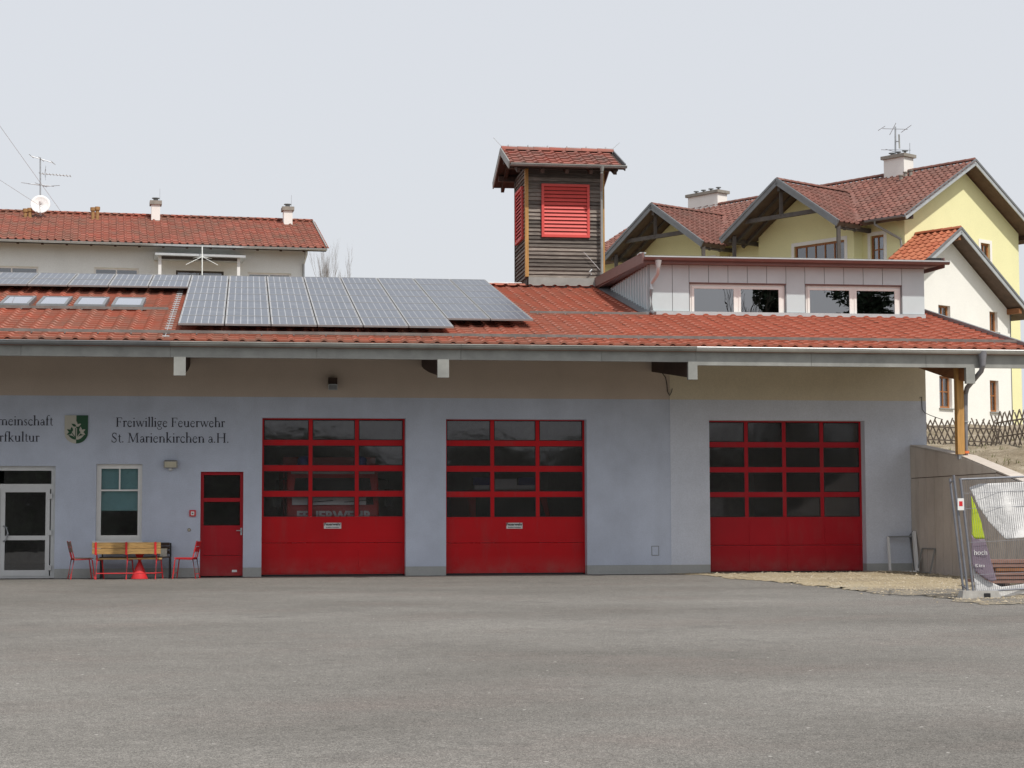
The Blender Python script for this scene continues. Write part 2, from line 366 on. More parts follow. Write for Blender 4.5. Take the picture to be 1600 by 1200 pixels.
# ---- roof tiles
TW, TC = .335, .345
def tile_arrays(w=TW, c=TC, h=.036, up=.042, lip=.048):
    prof = [(0, .006), (.10*w, .8*h), (.15*w, h), (.25*w, h), (.30*w, .8*h), (.42*w, .003), (.5*w, 0), (1.02*w, 0)]
    L = c*1.12; n = len(prof)
    vs = [(x, 0, z+up) for x, z in prof] + [(x, L, z) for x, z in prof] + [(x, .0, z+up-lip) for x, z in prof]
    fs = [(i, i+1, n+i+1, n+i) for i in range(n-1)] + [(2*n+i, 2*n+i+1, i+1, i) for i in range(n-1)]
    return np.array(vs), fs
def inpoly(x, y, P):
    c = False; j = len(P)-1
    for i in range(len(P)):
        if (P[i][1] > y) != (P[j][1] > y) and x < (P[j][0]-P[i][0])*(y-P[i][1])/(P[j][1]-P[i][1])+P[i][0]: c = not c
        j = i
    return c
def tile_places(P, u, w=TW, c=TC, holes=()):
    """planar roof polygon P (3D), u = unit vector along the eave; rows run up the slope"""
    P = [V(p) for p in P]; u = V(u).normalized(); o = min(P, key=lambda p: p.z)
    nrm = V((0, 0, 0))
    for i in range(len(P)): nrm += P[i].cross(P[(i+1) % len(P)])
    nrm.normalize()
    if nrm.z < 0: nrm = -nrm
    v = nrm.cross(u).normalized()
    if v.z < 0: u = -u; v = nrm.cross(u).normalized()
    uv = [((p-o).dot(u), (p-o).dot(v)) for p in P]
    u0, u1 = min(a for a, b in uv), max(a for a, b in uv); v1 = max(b for a, b in uv)
    out = []
    r = 0
    while r*c < v1-.05:
        k = 0
        while u0+k*w < u1-.02:
            a, b = u0+k*w, r*c
            if inpoly(a+w/2, b+c*.45, uv):
                q = o+u*a+v*b
                if not any(h(q+u*(w/2)+v*(c/2)) for h in holes): out.append(q)
            k += 1
        r += 1
    return out, u, v, nrm
def tile_stuff(name, places, u, v, n, mat, parent, arr, rnd):
    vs, fs = arr; B = np.array([u, v, n]); m = len(places)
    if not m: return None
    base = vs@B
    allv = np.concatenate([base+np.array(q)+np.array(n)*rnd.uniform(-.004, .004) for q in places])
    allf = [tuple(i+k*len(vs) for i in f) for k in range(m) for f in fs]
    me = bpy.data.meshes.new(name); me.from_pydata(allv.tolist(), [], allf); me.materials.append(MT[mat])
    at = me.attributes.new('tint', 'FLOAT', 'FACE'); tv = np.repeat([rnd.random() for _ in range(m)], len(fs)); at.data.foreach_set('value', tv.astype(np.float32))
    return put(name, me, parent, 'stuff')
def tile_objects(name, places, u, v, n, mat, parent, arr, rnd):
    vs, fs = arr; me = bpy.data.meshes.new(name); me.from_pydata(vs.tolist(), [], fs); me.materials.append(MT[mat])
    rot = Matrix((u, v, n)).transposed()
    for q in places:
        o = put(name, me, parent, None, V(q)+V(n)*rnd.uniform(-.004, .004), (rot @ Matrix.Rotation(rnd.uniform(-.012, .012), 3, 'Z')).to_euler())
ARR = tile_arrays()
rnd = random.Random(3)
def roof_slab(P, th, name, mat, parent):
    P = [V(p) for p in P]; nrm = V((0, 0, 0))
    for i in range(len(P)): nrm += P[i].cross(P[(i+1) % len(P)])
    nrm.normalize()
    if nrm.z < 0: nrm = -nrm
    return MB().prism([p-nrm*.01 for p in P], -nrm*th).build(name, mat, parent)

# ================================================================== GROUND
def sheet(name, xs, ys, zf, mat):
    vs = [(x, y, zf(x, y)) for y in ys for x in xs]; n = len(xs)
    fs = [(j*n+i, j*n+i+1, (j+1)*n+i+1, (j+1)*n+i) for j in range(len(ys)-1) for i in range(n-1)]
    o = MB().add(vs, fs).build(name, mat, None, True); o['kind'] = 'structure'; return o
def rng(a, b, n): return [a+(b-a)*i/n for i in range(n+1)]
sheet('ground', [-3000, -100, 100, 3000], [-3000, -100, 100, 3000], lambda x, y: -.9, 'ground')
sheet('asphalt_yard', rng(-45, 60, 20), rng(-75, .2, 20), lambda x, y: gz(y)-.004, 'asphalt')
from mathutils import noise as mnoise
def hn(x, y, s, k=0): return mnoise.noise(V((x*s, y*s, k)))
gpts = [aG(*p) for p in [(1070, 897.5), (1110, 900), (1150, 905), (1210, 909), (1290, 917), (1350, 925), (1400, 930), (1455, 930), (1490, 937), (1540, 946), (1600, 943)]]
gpoly = [(p.x, p.y) for p in gpts] + [(22, -12.5), (22, -8), (15.6, -8), (15.6, .05), (9.6, .05)]
# gravel: fine grid clipped by the outline with a ragged edge, heaped a little
mb = MB(); step = .10; idx = {}
X0g, Y0g = 9, -16
def gin(x, y): return inpoly(x+.25*hn(x, y, 1.3)+.1*hn(x, y, 5), y+.25*hn(x, y, 1.3, 5)+.12*hn(x, y, 5, 3), gpoly)
def gedge(x, y): return sum(gin(x+a, y+b) for a, b in ((.35, 0), (-.35, 0), (0, .7), (0, -.7), (0, 0)))/5
def gheight(x, y): return gz(y)+.002+max(0, gedge(x, y)-.5)*2*(.012+.03*max(0, hn(x, y, .8, 2))+.012*hn(x, y, 4, 1)+.05*max(0, hn(x, y, .5, 9)))+.05*max(0, 1-((x-14.8)**2/3+(y+12.3)**2/.5))
gv, gf = [], []
for j in range(int(17/step)):
    for i in range(int(13/step)):
        x, y = X0g+i*step, Y0g+j*step
        if y < .05 and gin(x+step/2, y+step/2):
            q = []
            for a, b in ((0, 0), (1, 0), (1, 1), (0, 1)):
                k = (i+a, j+b)
                if k not in idx: idx[k] = len(gv); gv.append((x+a*step, y+b*step, gheight(x+a*step, y+b*step)))
                q.append(idx[k])
            gf.append(tuple(q))
g = MB().add(gv, gf).build('gravel_bed', 'gravel', None, True); g['kind'] = 'structure'
mb = MB(); rs = random.Random(5)
for i in range(9000):
    x, y = rs.uniform(9.3, 17), rs.uniform(-15, 0)
    if not gin(x, y) and not (rs.random() < .035 and gin(x+.5, y+.4)): continue
    s = rs.uniform(.008, .026)*(1.9 if rs.random() < .05 else 1); z = (gheight(x, y) if gin(x, y) else gz(y))+s*.3
    p = [V((rs.uniform(.6, 1.3)*a, rs.uniform(.6, 1.3)*b, rs.uniform(.4, .9)*c))*s for a, b, c in ((1, 0, 0), (0, 1, 0), (-1, 0, 0), (0, -1, 0), (0, 0, 1))]
    mb.add([q+V((x, y, z)) for q in p], [(0, 1, 4), (1, 2, 4), (2, 3, 4), (3, 0, 4)])
o = mb.build('loose_stones', 'gravel_stone', None, False, 'stuff'); tag(o, 'pale crushed stone scattered over the gravel in front of the third gate', 'gravel')

HP = [(-14, .6), (-10, 1.1), (-6.4, 1.75), (-3, 2.38), (0, 2.62), (5, 2.66), (10, 2.75), (14, 3.0), (17, 3.55), (21, 4.3), (40, 4.4), (80, 6), (200, 12)]
def hprof(y):
    for (a, za), (b, zb) in zip(HP, HP[1:]):
        if y <= b: return za+(zb-za)*max(0, y-a)/(b-a)
    return HP[-1][1]
def hill(x, y):
    return hprof(y)+min(1.6, max(0, x-16.2)*.085)*(1 if y < 14 else max(0, 1-(y-14)/10))+.13*hn(x, y, .6)+.08*hn(x, y, 2.2, 4)+.03*hn(x, y, 6, 1)
def back(x, y): return min(hill(x, y), .2+max(0, y-21)*.42)
sheet('hillside', rng(15.88, 40, 120), rng(-14, 30, 180), hill, 'hill')
sheet('hillside_meadow', rng(-90, 15.88, 40), rng(21, 200, 60), back, 'hill')
sheet('hillside_field', rng(15.88, 120, 40), rng(30, 200, 40), hill, 'hill')
# grass tufts on the slope
mb = MB(); rs = random.Random(11)
for i in range(1100):
    x = 16+rs.random()**1.5*9; y = rs.uniform(-9, 24); z = hill(x, y)
    if hn(x, y, .9, 7) < -.05: continue
    for k in range(4):
        a = rs.uniform(0, 6.28); h = rs.uniform(.05, .16); w = rs.uniform(.006, .014); dx, dy = math.cos(a), math.sin(a); q = V((x+rs.uniform(-.08, .08), y+rs.uniform(-.08, .08), z-.02))
        mb.add([q-V((dy, -dx, 0))*w, q+V((dy, -dx, 0))*w, q+V((dx*h*.6, dy*h*.6, h))], [(0, 1, 2)])
o = mb.build('dry_grass', 'grass', None, False, 'stuff'); tag(o, 'dry grass tufts on the bare earth slope above the concrete wall', 'grass')

# ================================================================== FIRE STATION
st = thing('fire_station', 'long blue rendered fire station with red gates and red tiled roof', 'building', (4, 6, 0))
XL, XB, XR = -26.0, fx(1047, 700), fx(1446, 600)      # left end (outside the picture), joint of the extension, right corner
ZP, ZB = .2, fz(622)                                   # plinth top, blue/taupe border
PIT = R(13.2); TP = math.tan(PIT)
EY, EZ = -3.66, 4.925                                   # tile eave line
RY = 7.25
def rz(Y): return EZ+(Y-EY)*TP                         # tile plane
RZ = rz(RY)
def roofpt(x, y, off=0): return on_plane(x, y, (0, EY, EZ+off), (0, -math.sin(PIT), math.cos(PIT)))
def gate_op(x0, x1, y0): return (fx(x0, 780), fx(x1, 780), -.2, fz(y0, (x0+x1)/2))
OP = {'glass_door': (fx(-40, 800), fx(86, 800), -.2, fz(728, 40)), 'window': (fx(150, 780), fx(222, 780), fz(845, 186), fz(725, 186)),
      'side_door': (fx(313, 800), fx(380, 800), -.2, fz(737, 346)), 'gate1': gate_op(409, 634, 653), 'gate2': gate_op(697, 917, 655), 'gate3': gate_op(1109, 1352.5, 657)}
ops = list(OP.values())
YT = .35
wall_boxes(MB(), XL, XB, ZP, ZB, 0, YT, [o for k, o in OP.items() if k != 'gate3']).build('wall', 'wall_blue', st)
wall_boxes(MB(), XB, XR, ZP, ZB, -.012, YT, [OP['gate3']]).build('extension_wall', 'wall_new', st)
wall_boxes(MB(), XL, XB, -.3, ZP, .008, YT, [o for k, o in OP.items() if k != 'gate3']).build('plinth', 'plinth', st)
wall_boxes(MB(), XB, XR, -.3, ZP, -.006, YT, [OP['gate3']]).build('plinth', 'plinth', st)
box('upper_wall', 'band', st, XL, XB, 0, YT, ZB, 5.62); box('upper_wall', 'band_new', st, XB, XR, -.012, YT, ZB, 5.62)
mb = MB(); mb.prism([(XR, YT, -.3), (XR, 17, -.3), (XR, 17, rz(2*RY-17)-.3), (XR, RY, RZ-.3), (XR, YT, rz(YT)-.25)], (-.3, 0, 0)); mb.build('end_wall', 'wall_new', st)
mb = MB(); mb.prism([(XL, YT, -.3), (XL, 17, -.3), (XL, 17, rz(2*RY-17)-.3), (XL, RY, RZ-.3), (XL, YT, rz(YT)-.25)], (.3, 0, 0)); mb.build('end_wall', 'wall_blue', st)
bw = aY(1292, 703, 14.0); bw2 = aY(1315, 674, 14.0)
wall_boxes(MB(), XL+.3, XR-.3, -.3, 5.4, 14, 14.3, [(bw.x-.05, bw2.x+.25, bw.z-.1, bw2.z+.05)]).build('back_wall', 'inside', st)
box('hall_floor', 'inside_floor', st, XL+.3, XR-.3, YT, 14, -.2, 0)
box('hall_ceiling', 'inside', st, XL+.3, XR-.3, YT, 14, 4.55, 4.75)
box('partition_wall', 'inside', st, .0, .12, YT, 14, 0, 4.55); box('partition_wall', 'inside', st, 9.2, 9.35, YT, 14, 0, 4.55)

# roof carcass
XRL, XRR = -26.6, 17.02
for sgn, nm in ((1, 'roof_deck'), (-1, 'rear_roof_deck')):
    def yy(Y): return Y if sgn > 0 else 2*RY-Y
    P = [(XRL, yy(EY+.08), rz(EY+.08)-.05), (XRR, yy(EY+.08), rz(EY+.08)-.05), (XRR, RY, RZ-.05), (XRL, RY, RZ-.05)]
    roof_slab(P, .16, nm, 'wood_dark', st)
dorm_x0, dorm_x1, dorm_y = 9.64, 16.52, 1.5
tw = dict(x0=7.47, x1=9.655, y0=7.22, y1=9.3)
holes = [lambda q: dorm_x0+.1 < q.x < dorm_x1-.1 and dorm_y+.1 < q.y < 6.3, lambda q: tw['x0']+.1 < q.x < tw['x1']-.1 and q.y > tw['y0']+.05]
P = [(XRL, EY, EZ), (XRR-.03, EY, EZ), (XRR-.03, RY, RZ), (XRL, RY, RZ)]
pl, u, v, n = tile_places(P, (1, 0, 0), holes=holes)
vis = [q for q in pl if -5.6 < q.x < 17 and not (q.y > -.6 and -1.3 < q.x < 6.3)]
vis.sort(key=lambda q: (round((q.y-EY)/(TC*math.cos(PIT))), abs(q.x-7)))
near = vis[:299]; nset = {(round(q.x, 3), round(q.y, 3)) for q in near}
rest = [q for q in pl if (round(q.x, 3), round(q.y, 3)) not in nset]
tile_objects('roof_tile', near, u, v, n, 'tile', st, ARR, rnd)
tile_stuff('roof_tiles', rest, u, v, n, 'tile', st, ARR, rnd)
P = [(XRL, 2*RY-EY, EZ), (XRR, 2*RY-EY, EZ), (XRR, RY, RZ), (XRL, RY, RZ)]
pl2, u2, v2, n2 = tile_places(P, (1, 0, 0)); tile_stuff('rear_roof_tiles', pl2, u2, v2, n2, 'tile', st, ARR, rnd)
# ridge tiles
def half_round(r, L, k=8): 
    m = MB(); a = [math.pi*i/k for i in range(k+1)]
    vs = [(0, r*math.cos(t), r*math.sin(t)) for t in a]+[(L, (r*.9)*math.cos(t), (r*.9)*math.sin(t)) for t in a]
    m.add(vs, [(i, i+1, k+2+i, k+1+i) for i in range(k)]+[tuple(range(k+1))]); return m
rme = half_round(.095, .44).mesh('ridge_tile', 'tile', True)
x = XRL
while x < XRR-.3:
    if not (tw['x0']-.3 < x < tw['x1']+.1): put('ridge_tile', rme, st, None, (x, RY, RZ+.035))
    x += .41
# verge flashing on the right
mb = MB(); mb.bar((XRR-.02, EY-.02, EZ+.03), (XRR-.02, RY, RZ+.03), .07, .14); mb.build('verge_flashing', 'zinc_dark', st)
# fascia panels, gutter
xs = [-26.6]+[fx(q, 545, -3.6) for q in (33, 266, 495, 720, 940, 1087)]
for a, b in zip(xs, xs[1:]): box('fascia_panel', 'zinc', st, a+.003, b-.003, -3.62, -3.52, 4.585, 4.80)
xs = [fx(q, 555, -3.6) for q in (1087, 1267, 1446, 1600)]+[17.0]
for a, b in zip(xs, xs[1:]): box('fascia_panel', 'zinc', st, a+.003, b-.003, -3.625, -3.525, 4.515, 4.80)
def gutter(mb, x0, x1, y, z, r, k=9):
    a = [math.pi+math.pi*i/k for i in range(k+1)]
    for rr, flip in ((r, 0), (r-.006, 1)):
        vs = [(X, y+rr*math.cos(t), z+rr*math.sin(t)) for X in (x0, x1) for t in a]
        mb.add(vs, [(i, i+1, k+2+i, k+1+i) for i in range(k)])
    mb.tube([(x0, y-r, z), (x1, y-r, z)], .011, 6)
    for X in (x0, x1): mb.add([(X, y+r*math.cos(t), z+r*math.sin(t)) for t in a], [tuple(range(k+1))])
    return mb
gx = [-26.6, fx(266, 540, -3.7), fx(720, 540, -3.7), fx(1087, 540, -3.7), 17.08]
for i, (a, b) in enumerate(zip(gx, gx[1:])):
    gutter(MB(), a+.002, b-.002, -3.72, 4.885, .085).build('gutter', ['zinc_dark', 'zinc', 'zinc', 'zinc_light'][i], st, True)
mb = MB(); X = -26.3
while X < 17:
    mb.bar((X, -3.81, 4.892), (X, -3.60, 4.90), .025, .006); X += .85
mb.build('gutter_brackets', 'zinc_light', st)
mb = MB(); mb.box(-26.5, 17.0, -3.64, -3.60, 4.80, 4.935); mb.build('eave_flashing', 'tile', st)
# cantilever beams with zinc end caps
def beam(x, curved, mat, xr=None):
    c = fx(x, 570, -3.55); w = .11 if xr is None else xr
    top = lambda Y: rz(Y)-.24
    pts = [(-3.53, 4.26)]+([(-1.7, 4.47), (-.5, 4.64)] if curved else [])+[(.0, 4.74 if curved else 4.66)]
    poly = [(c-w, Y, z) for Y, z in pts]+[(c-w, 0, 5.3), (c-w, -3.53, top(-3.53))]
    MB().prism(poly, (2*w, 0, 0)).build('beam', mat, st)
    box('beam_cap', 'zinc', st, c-w-.01, c+w+.01, -3.64, -3.53, 4.21, 4.59)
beam(281, True, 'wood_dark'); beam(692, True, 'wood_dark'); beam(1081, False, 'wood_dark', .09)
# snow guards (flat steel rails)
def snow(x0, x1, Y, h=.07): 
    o = MB().box(x0, x1, Y, Y+.012, rz(Y)+.075, rz(Y)+.075+h); X = x0+.2
    while X < x1: o.bar((X, Y+.01, rz(Y)+.05), (X, Y+.25, rz(Y+.25)+.05), .03, .008); X += .67
    o.build('snow_guard', 'snow', st)
snow(-26, 16.9, -3.1, .06); snow(-26, -1.75, .85, .055); snow(fx(828, 490, 1.1), 9.45, 1.1, .055)
# front sections: garage gates
def red_gate(op, ncol, sign, mat, rows, flat_rows, panel_cols):
    x0, x1, _, z1 = op; Y = .27; d = MB()
    fw = .045
    # outer frame
    d.box(x0, x0+fw, Y, Y+.08, 0, z1); d.box(x1-fw, x1, Y, Y+.08, 0, z1); d.box(x0+fw, x1-fw, Y, Y+.08, z1-.02, z1)
    g = d.build('gate', mat, st)
    cw = (x1-x0-2*fw)/ncol; mull = .085
    prev = z1-.02
    for i, (za, zb) in enumerate(rows):                 # glazed rows, top to bottom
        box('rail', mat, g, x0+fw, x1-fw, Y+.012, Y+.07, zb, prev); prev = za
        for k in range(ncol):
            a = x0+fw+k*cw+(0 if k == 0 else mull/2); b = x0+fw+(k+1)*cw-(0 if k == ncol-1 else mull/2)
            if k: box('mullion', mat, g, x0+fw+k*cw-mull/2, x0+fw+k*cw+mull/2, Y+.014, Y+.068, za, zb)
            box('pane', 'pane', g, a, b, Y+.035, Y+.042, za, zb)
            fr = MB(); frame_boxes(fr, a, b, za, zb, .018, Y+.02, Y+.06); fr.build('glazing_bead', 'black', g)
    top = prev
    for i, (za, zb, inset) in enumerate(flat_rows):
        zt = top if i == 0 else flat_rows[i-1][0]
        box('panel', mat, g, x0+fw, x1-fw, Y+.012, Y+.07, za+.004, zt-.004)
        if inset:
            for k in range(panel_cols):
                pw = (x1-x0-2*fw)/panel_cols
                box('panel_field', mat, g, x0+fw+k*pw+.045, x0+fw+(k+1)*pw-.045, Y+.001, Y+.0121, za+.03, zb-.05)
    box('bottom_seal', 'black', g, x0, x1, Y+.0, Y+.09, -.03, .03)
    if sign:
        sx0, sx1 = fx(sign[0], 820), fx(sign[1], 820); sz0, sz1 = fz(827, sign[0]), fz(816, sign[0])
        s = box('sign', 'white_paint', g, sx0, sx1, Y+.0, Y+.01, sz0, sz1)
        fr = MB(); frame_boxes(fr, sx0, sx1, sz0, sz1, .012, Y-.004, Y-.0005); fr.build('sign_border', 'red', g)
        cx = (sx0+sx1)/2
        put('sign_text', text_mesh('Feuerwehr', .085, 'black', .002), g, None, (cx, Y-.003, sz0+.085), (R(90), 0, 0))
        put('sign_text', text_mesh('Ausfahrt freihalten', .04, 'black'), g, None, (cx, Y-.003, sz0+.03), (R(90), 0, 0))
    return g
def rws(ys, x): return [(fz(b, x, .27), fz(a, x, .27)) for a, b in ys]
red_gate(OP['gate1'], 3, (506, 535), 'red', rws([(656, 687.5), (696, 727), (736, 767), (776, 807)], 520), [(fz(848, 520, .27), fz(812, 520, .27), 0), (.03, fz(855, 520, .27), 1)], 3)
red_gate(OP['gate2'], 3, (793, 820), 'red', rws([(657, 688.5), (697, 728), (737, 768), (776.5, 807.5)], 806), [(fz(848, 806, .27), fz(812, 806, .27), 0), (.03, fz(855, 806, .27), 0)], 3)
red_gate(OP['gate3'], 4, None, 'red_dark', rws([(660, 691), (699, 730), (738, 769), (776.5, 807.5)], 1230), [(fz(852, 1230, .27), fz(813, 1230, .27), 1), (.03, fz(856, 1230, .27), 1)], 4)
# side door
def side_door():
    x0, x1, _, z1 = OP['side_door']; Y = .1; d = MB()
    frame_boxes(d, x0, x1, 0.02, z1, .07, Y, Y+.08); g = d.build('side_door', 'red_dark', st)
    a, b = x0+.07, x1-.07
    zs = [fz(778, 346), fz(784, 346), fz(821, 346)]
    box('door_rail', 'red_dark', g, a, b, Y+.01, Y+.07, zs[1], zs[0])
    for za, zb in ((zs[0], z1-.07), (zs[2], zs[1])):
        box('pane', 'glass', g, a, b, Y+.035, Y+.042, za, zb)
    box('door_panel', 'red_dark', g, a, b, Y+.008, Y+.065, fz(868, 346)+.004, zs[2]); box('door_panel', 'red_dark', g, a, b, Y+.008, Y+.065, .02, fz(868, 346)-.004)
    h = MB(); hz = fz(829, 376); h.box(x1-.06, x1-.02, Y-.01, Y, hz-.1, hz+.06); h.tube([(x1-.04, Y-.01, hz), (x1-.04, Y-.06, hz), (x1-.15, Y-.06, hz)], .012, 8); h.build('door_handle', 'steel', g, True)
    box('plate', 'white_paint', g, x1-.24, x1-.13, Y-.003, Y+.0, .1, .15)
side_door()
# white glazed door at the left edge
def glass_door():
    x0, x1, _, z1 = OP['glass_door']; Y = .12; d = MB(); xl = fx(-16, 800)
    xl = fx(-1, 800)-.02
    frame_boxes(d, x0, x1, 0.0, z1, .1, Y, Y+.09, .05); d.box(x0+.1, x1-.1, Y, Y+.09, fz(764, 40), fz(756, 40))
    g = d.build('entrance_door', 'alu', st)
    lx0, lx1 = fx(0, 800), fx(77, 800); zt = fz(764, 40); lf = MB()
    gl = [(fx(7, 800), fx(70.5, 800), fz(837, 40), fz(769, 40)), (fx(6, 800), fx(70.5, 800), fz(891, 40), fz(844, 40))]
    lf.box(lx0, gl[0][0], Y-.02, Y+.05, .04, zt); lf.box(gl[0][1], lx1, Y-.02, Y+.05, .04, zt)
    lf.box(gl[0][0], gl[0][1], Y-.02, Y+.05, gl[0][3], zt); lf.box(gl[0][0], gl[0][1], Y-.02, Y+.05, gl[1][3], gl[0][2]); lf.box(gl[0][0], gl[0][1], Y-.02, Y+.05, .04, gl[1][2])
    lf.build('door_leaf', 'alu', g)
    for a, b, c, e in gl: box('pane', 'glass', g, a, b, Y+.01, Y+.018, c, e)
    box('pane', 'glass', g, fx(5, 745), fx(78.5, 745), Y+.03, Y+.038, fz(756, 40), fz(735.5, 40))
    box('door_panel', 'alu', g, x0+.1, lx0-.01, Y+.01, Y+.05, .05, fz(764, 40))
    for yy_ in (775, 832, 887): 
        hz = fz(yy_, 77); MB().box(fx(75, 800), fx(80.5, 800), Y-.05, Y-.005, hz-.06, hz+.05).build('hinge', 'alu', g)
    hz = fz(834, 5); c = fx(3, 834); MB().tube([(c+.02, Y-.02, hz+.17), (c+.09, Y-.07, hz+.13), (c+.12, Y-.09, hz), (c+.09, Y-.07, hz-.13), (c+.02, Y-.02, hz-.17)], .018, 8).build('door_handle', 'steel', g, True)
glass_door()
def office_window():
    x0, x1, z0, z1 = OP['window']; Y = .12; d = MB()
    frame_boxes(d, x0, x1, z0, z1, .10, Y, Y+.07, .12); g = d.build('window', 'pvc', st)
    a, b = x0+.10, x1-.10; zm = fz(766, 186); s = MB(); 
    s.box(a, b, Y-.01, Y+.05, zm-.018, zm+.018); s.box((a+b)/2-.016, (a+b)/2+.016, Y-.008, Y+.05, zm+.018, z1-.10); s.build('glazing_bar', 'pvc', g)
    box('pane', 'glass', g, a, b, Y+.03, Y+.036, z0+.12, zm-.018)
    box('pane', 'glass', g, a, (a+b)/2-.016, Y+.03, Y+.036, zm+.018, z1-.10); box('pane', 'glass', g, (a+b)/2+.016, b, Y+.03, Y+.036, zm+.018, z1-.10)
    box('blind', 'teal', g, a-.02, b+.02, Y+.12, Y+.125, fz(798, 186), z1-.06)
    box('sill', 'pvc', g, x0-.06, x1+.02, -.09, Y, z0-.035, z0+.0)
office_window()

# ---- lettering: serif letters cut from strokes
def arc(cx, cy, rx, ry, a0, a1, n=9): return [(cx+rx*math.cos(R(a0+(a1-a0)*i/n)), cy+ry*math.sin(R(a0+(a1-a0)*i/n))) for i in range(n+1)]
TK, TN = .20, .10
def stem(x, y0, y1, foot=True, flag=True):
    s = [([(x, y0), (x, y1)], TK)]
    if foot: s.append(([(x-.2, y0+.03), (x+.2, y0+.03)], .06))
    if flag: s.append(([(x-.2, y1-.12), (x, y1-.02)], .09))
    return s
AS, CP = 1.72, 1.58
def cap(x, y0=0, y1=CP): return [([(x, y0), (x, y1)], TK), ([(x-.22, .03), (x+.22, .03)], .06), ([(x-.22, y1-.03), (x+.22, y1-.03)], .06)]
GL = {
 'i': (.52, stem(.26, 0, 1)+[([(.24, 1.36), (.24, 1.52)], .17)]), 'l': (.52, stem(.26, 0, AS)),
 'r': (.76, stem(.26, 0, 1)+[(arc(.52, .68, .24, .28, 170, 60), TN), ([(.58, .93), (.72, .86)], .15)]),
 'n': (1.14, stem(.26, 0, 1)+[(arc(.58, .66, .3, .31, 165, 0), .09)]+stem(.88, 0, .68, True, False)),
 'm': (1.76, stem(.26, 0, 1)+[(arc(.57, .66, .3, .31, 165, 0), .09)]+stem(.87, 0, .68, True, False)+[(arc(1.18, .66, .3, .31, 165, 0), .09)]+stem(1.48, 0, .68, True, False)),
 'h': (1.14, stem(.26, 0, AS)+[(arc(.58, .66, .3, .31, 165, 0), .09)]+stem(.88, 0, .68, True, False)),
 'u': (1.16, [([(.26, 1), (.26, .32)], TK), ([(.06, .96), (.26, .96)], .07), (arc(.54, .34, .28, .33, 180, 330), .1), ([(.86, 1), (.86, 0)], TK), ([(.66, .96), (.86, .96)], .07), ([(.86, .03), (1.06, .05)], .07)]),
 'e': (.92, [(arc(.46, .5, .34, .49, 20, 180), .09), (arc(.46, .5, .34, .49, 180, 320), .15), ([(.14, .6), (.78, .66)], .065)]),
 'c': (.86, [(arc(.48, .5, .36, .49, 50, 180), .09), (arc(.48, .5, .36, .49, 180, 315), .15), ([(.62, .86), (.76, .8)], .13)]),
 's': (.72, [(arc(.36, .74, .2, .23, 40, 230), .09), ([(.22, .62), (.5, .38)], .16), (arc(.34, .25, .22, .23, 50, -150), .09)]),
 'a': (.9, [([(.66, .68), (.66, .1)], TK), (arc(.42, .68, .24, .29, 0, 160), .09), (arc(.36, .27, .22, .25, 60, 330), .1), ([(.3, .5), (.66, .62)], .07), ([(.66, .08), (.86, .06)], .09)]),
 'g': (.94, [(arc(.42, .66, .28, .32, 0, 360, 14), .1), ([(.62, .9), (.88, .96)], .09), ([(.28, .38), (.2, .18)], .08), ([(.2, .16), (.64, .06)], .12), (arc(.44, -.2, .36, .25, 40, -200, 12), .085)]),
 'k': (1.08, stem(.26, 0, AS)+[([(.3, .45), (.78, .95)], .075), ([(.62, .97), (.96, .97)], .06), ([(.42, .58), (.9, .03)], .15), ([(.74, .03), (1.08, .03)], .06)]),
 't': (.64, [([(.3, 1.3), (.3, .2)], .14), ([(.08, .96), (.58, .96)], .07), (arc(.48, .22, .18, .2, 180, 310), .09)]),
 'f': (.66, [([(.3, 0), (.3, 1.35)], TK), ([(.1, .03), (.54, .03)], .06), ([(.08, .96), (.6, .96)], .07), (arc(.56, 1.36, .26, .33, 180, 50), .09)]),
 'w': (1.52, [([(.16, .97), (.48, .02)], .15), ([(.48, .02), (.78, .95)], .07), ([(.72, .97), (1.06, .02)], .15), ([(1.06, .02), (1.36, .97)], .07), ([(.0, .97), (.34, .97)], .06), ([(.58, .97), (.9, .97)], .06), ([(1.2, .97), (1.52, .97)], .06)]),
 '.': (.42, [([(.2, .0), (.2, .17)], .18)]), ' ': (.5, []),
 'F': (1.2, cap(.32)+[([(.32, CP-.04), (1.06, CP-.04)], .075), ([(1.06, CP), (1.06, CP-.34)], .07), ([(.32, .84), (.84, .84)], .07), ([(.84, .66), (.84, 1.02)], .06)]),
 'H': (1.75, cap(.34)+cap(1.4)+[([(.34, .82), (1.4, .82)], .075)]),
 'M': (2.0, [([(.3, 0), (.38, CP)], .08), ([(.08, .03), (.54, .03)], .06), ([(.12, CP-.03), (.42, CP-.03)], .06), ([(.4, CP), (.96, .08)], .17), ([(.96, .08), (1.56, CP)], .075), ([(1.58, CP), (1.66, 0)], .17), ([(1.42, .03), (1.9, .03)], .06), ([(1.56, CP-.03), (1.84, CP-.03)], .06)]),
 'S': (1.06, [(arc(.54, 1.2, .34, .36, 35, 230), .1), ([(.3, .98), (.76, .58)], .19), (arc(.5, .38, .36, .37, 45, -150), .1), ([(.82, CP), (.84, 1.16)], .06), ([(.14, .44), (.14, .02)], .06)]),
}
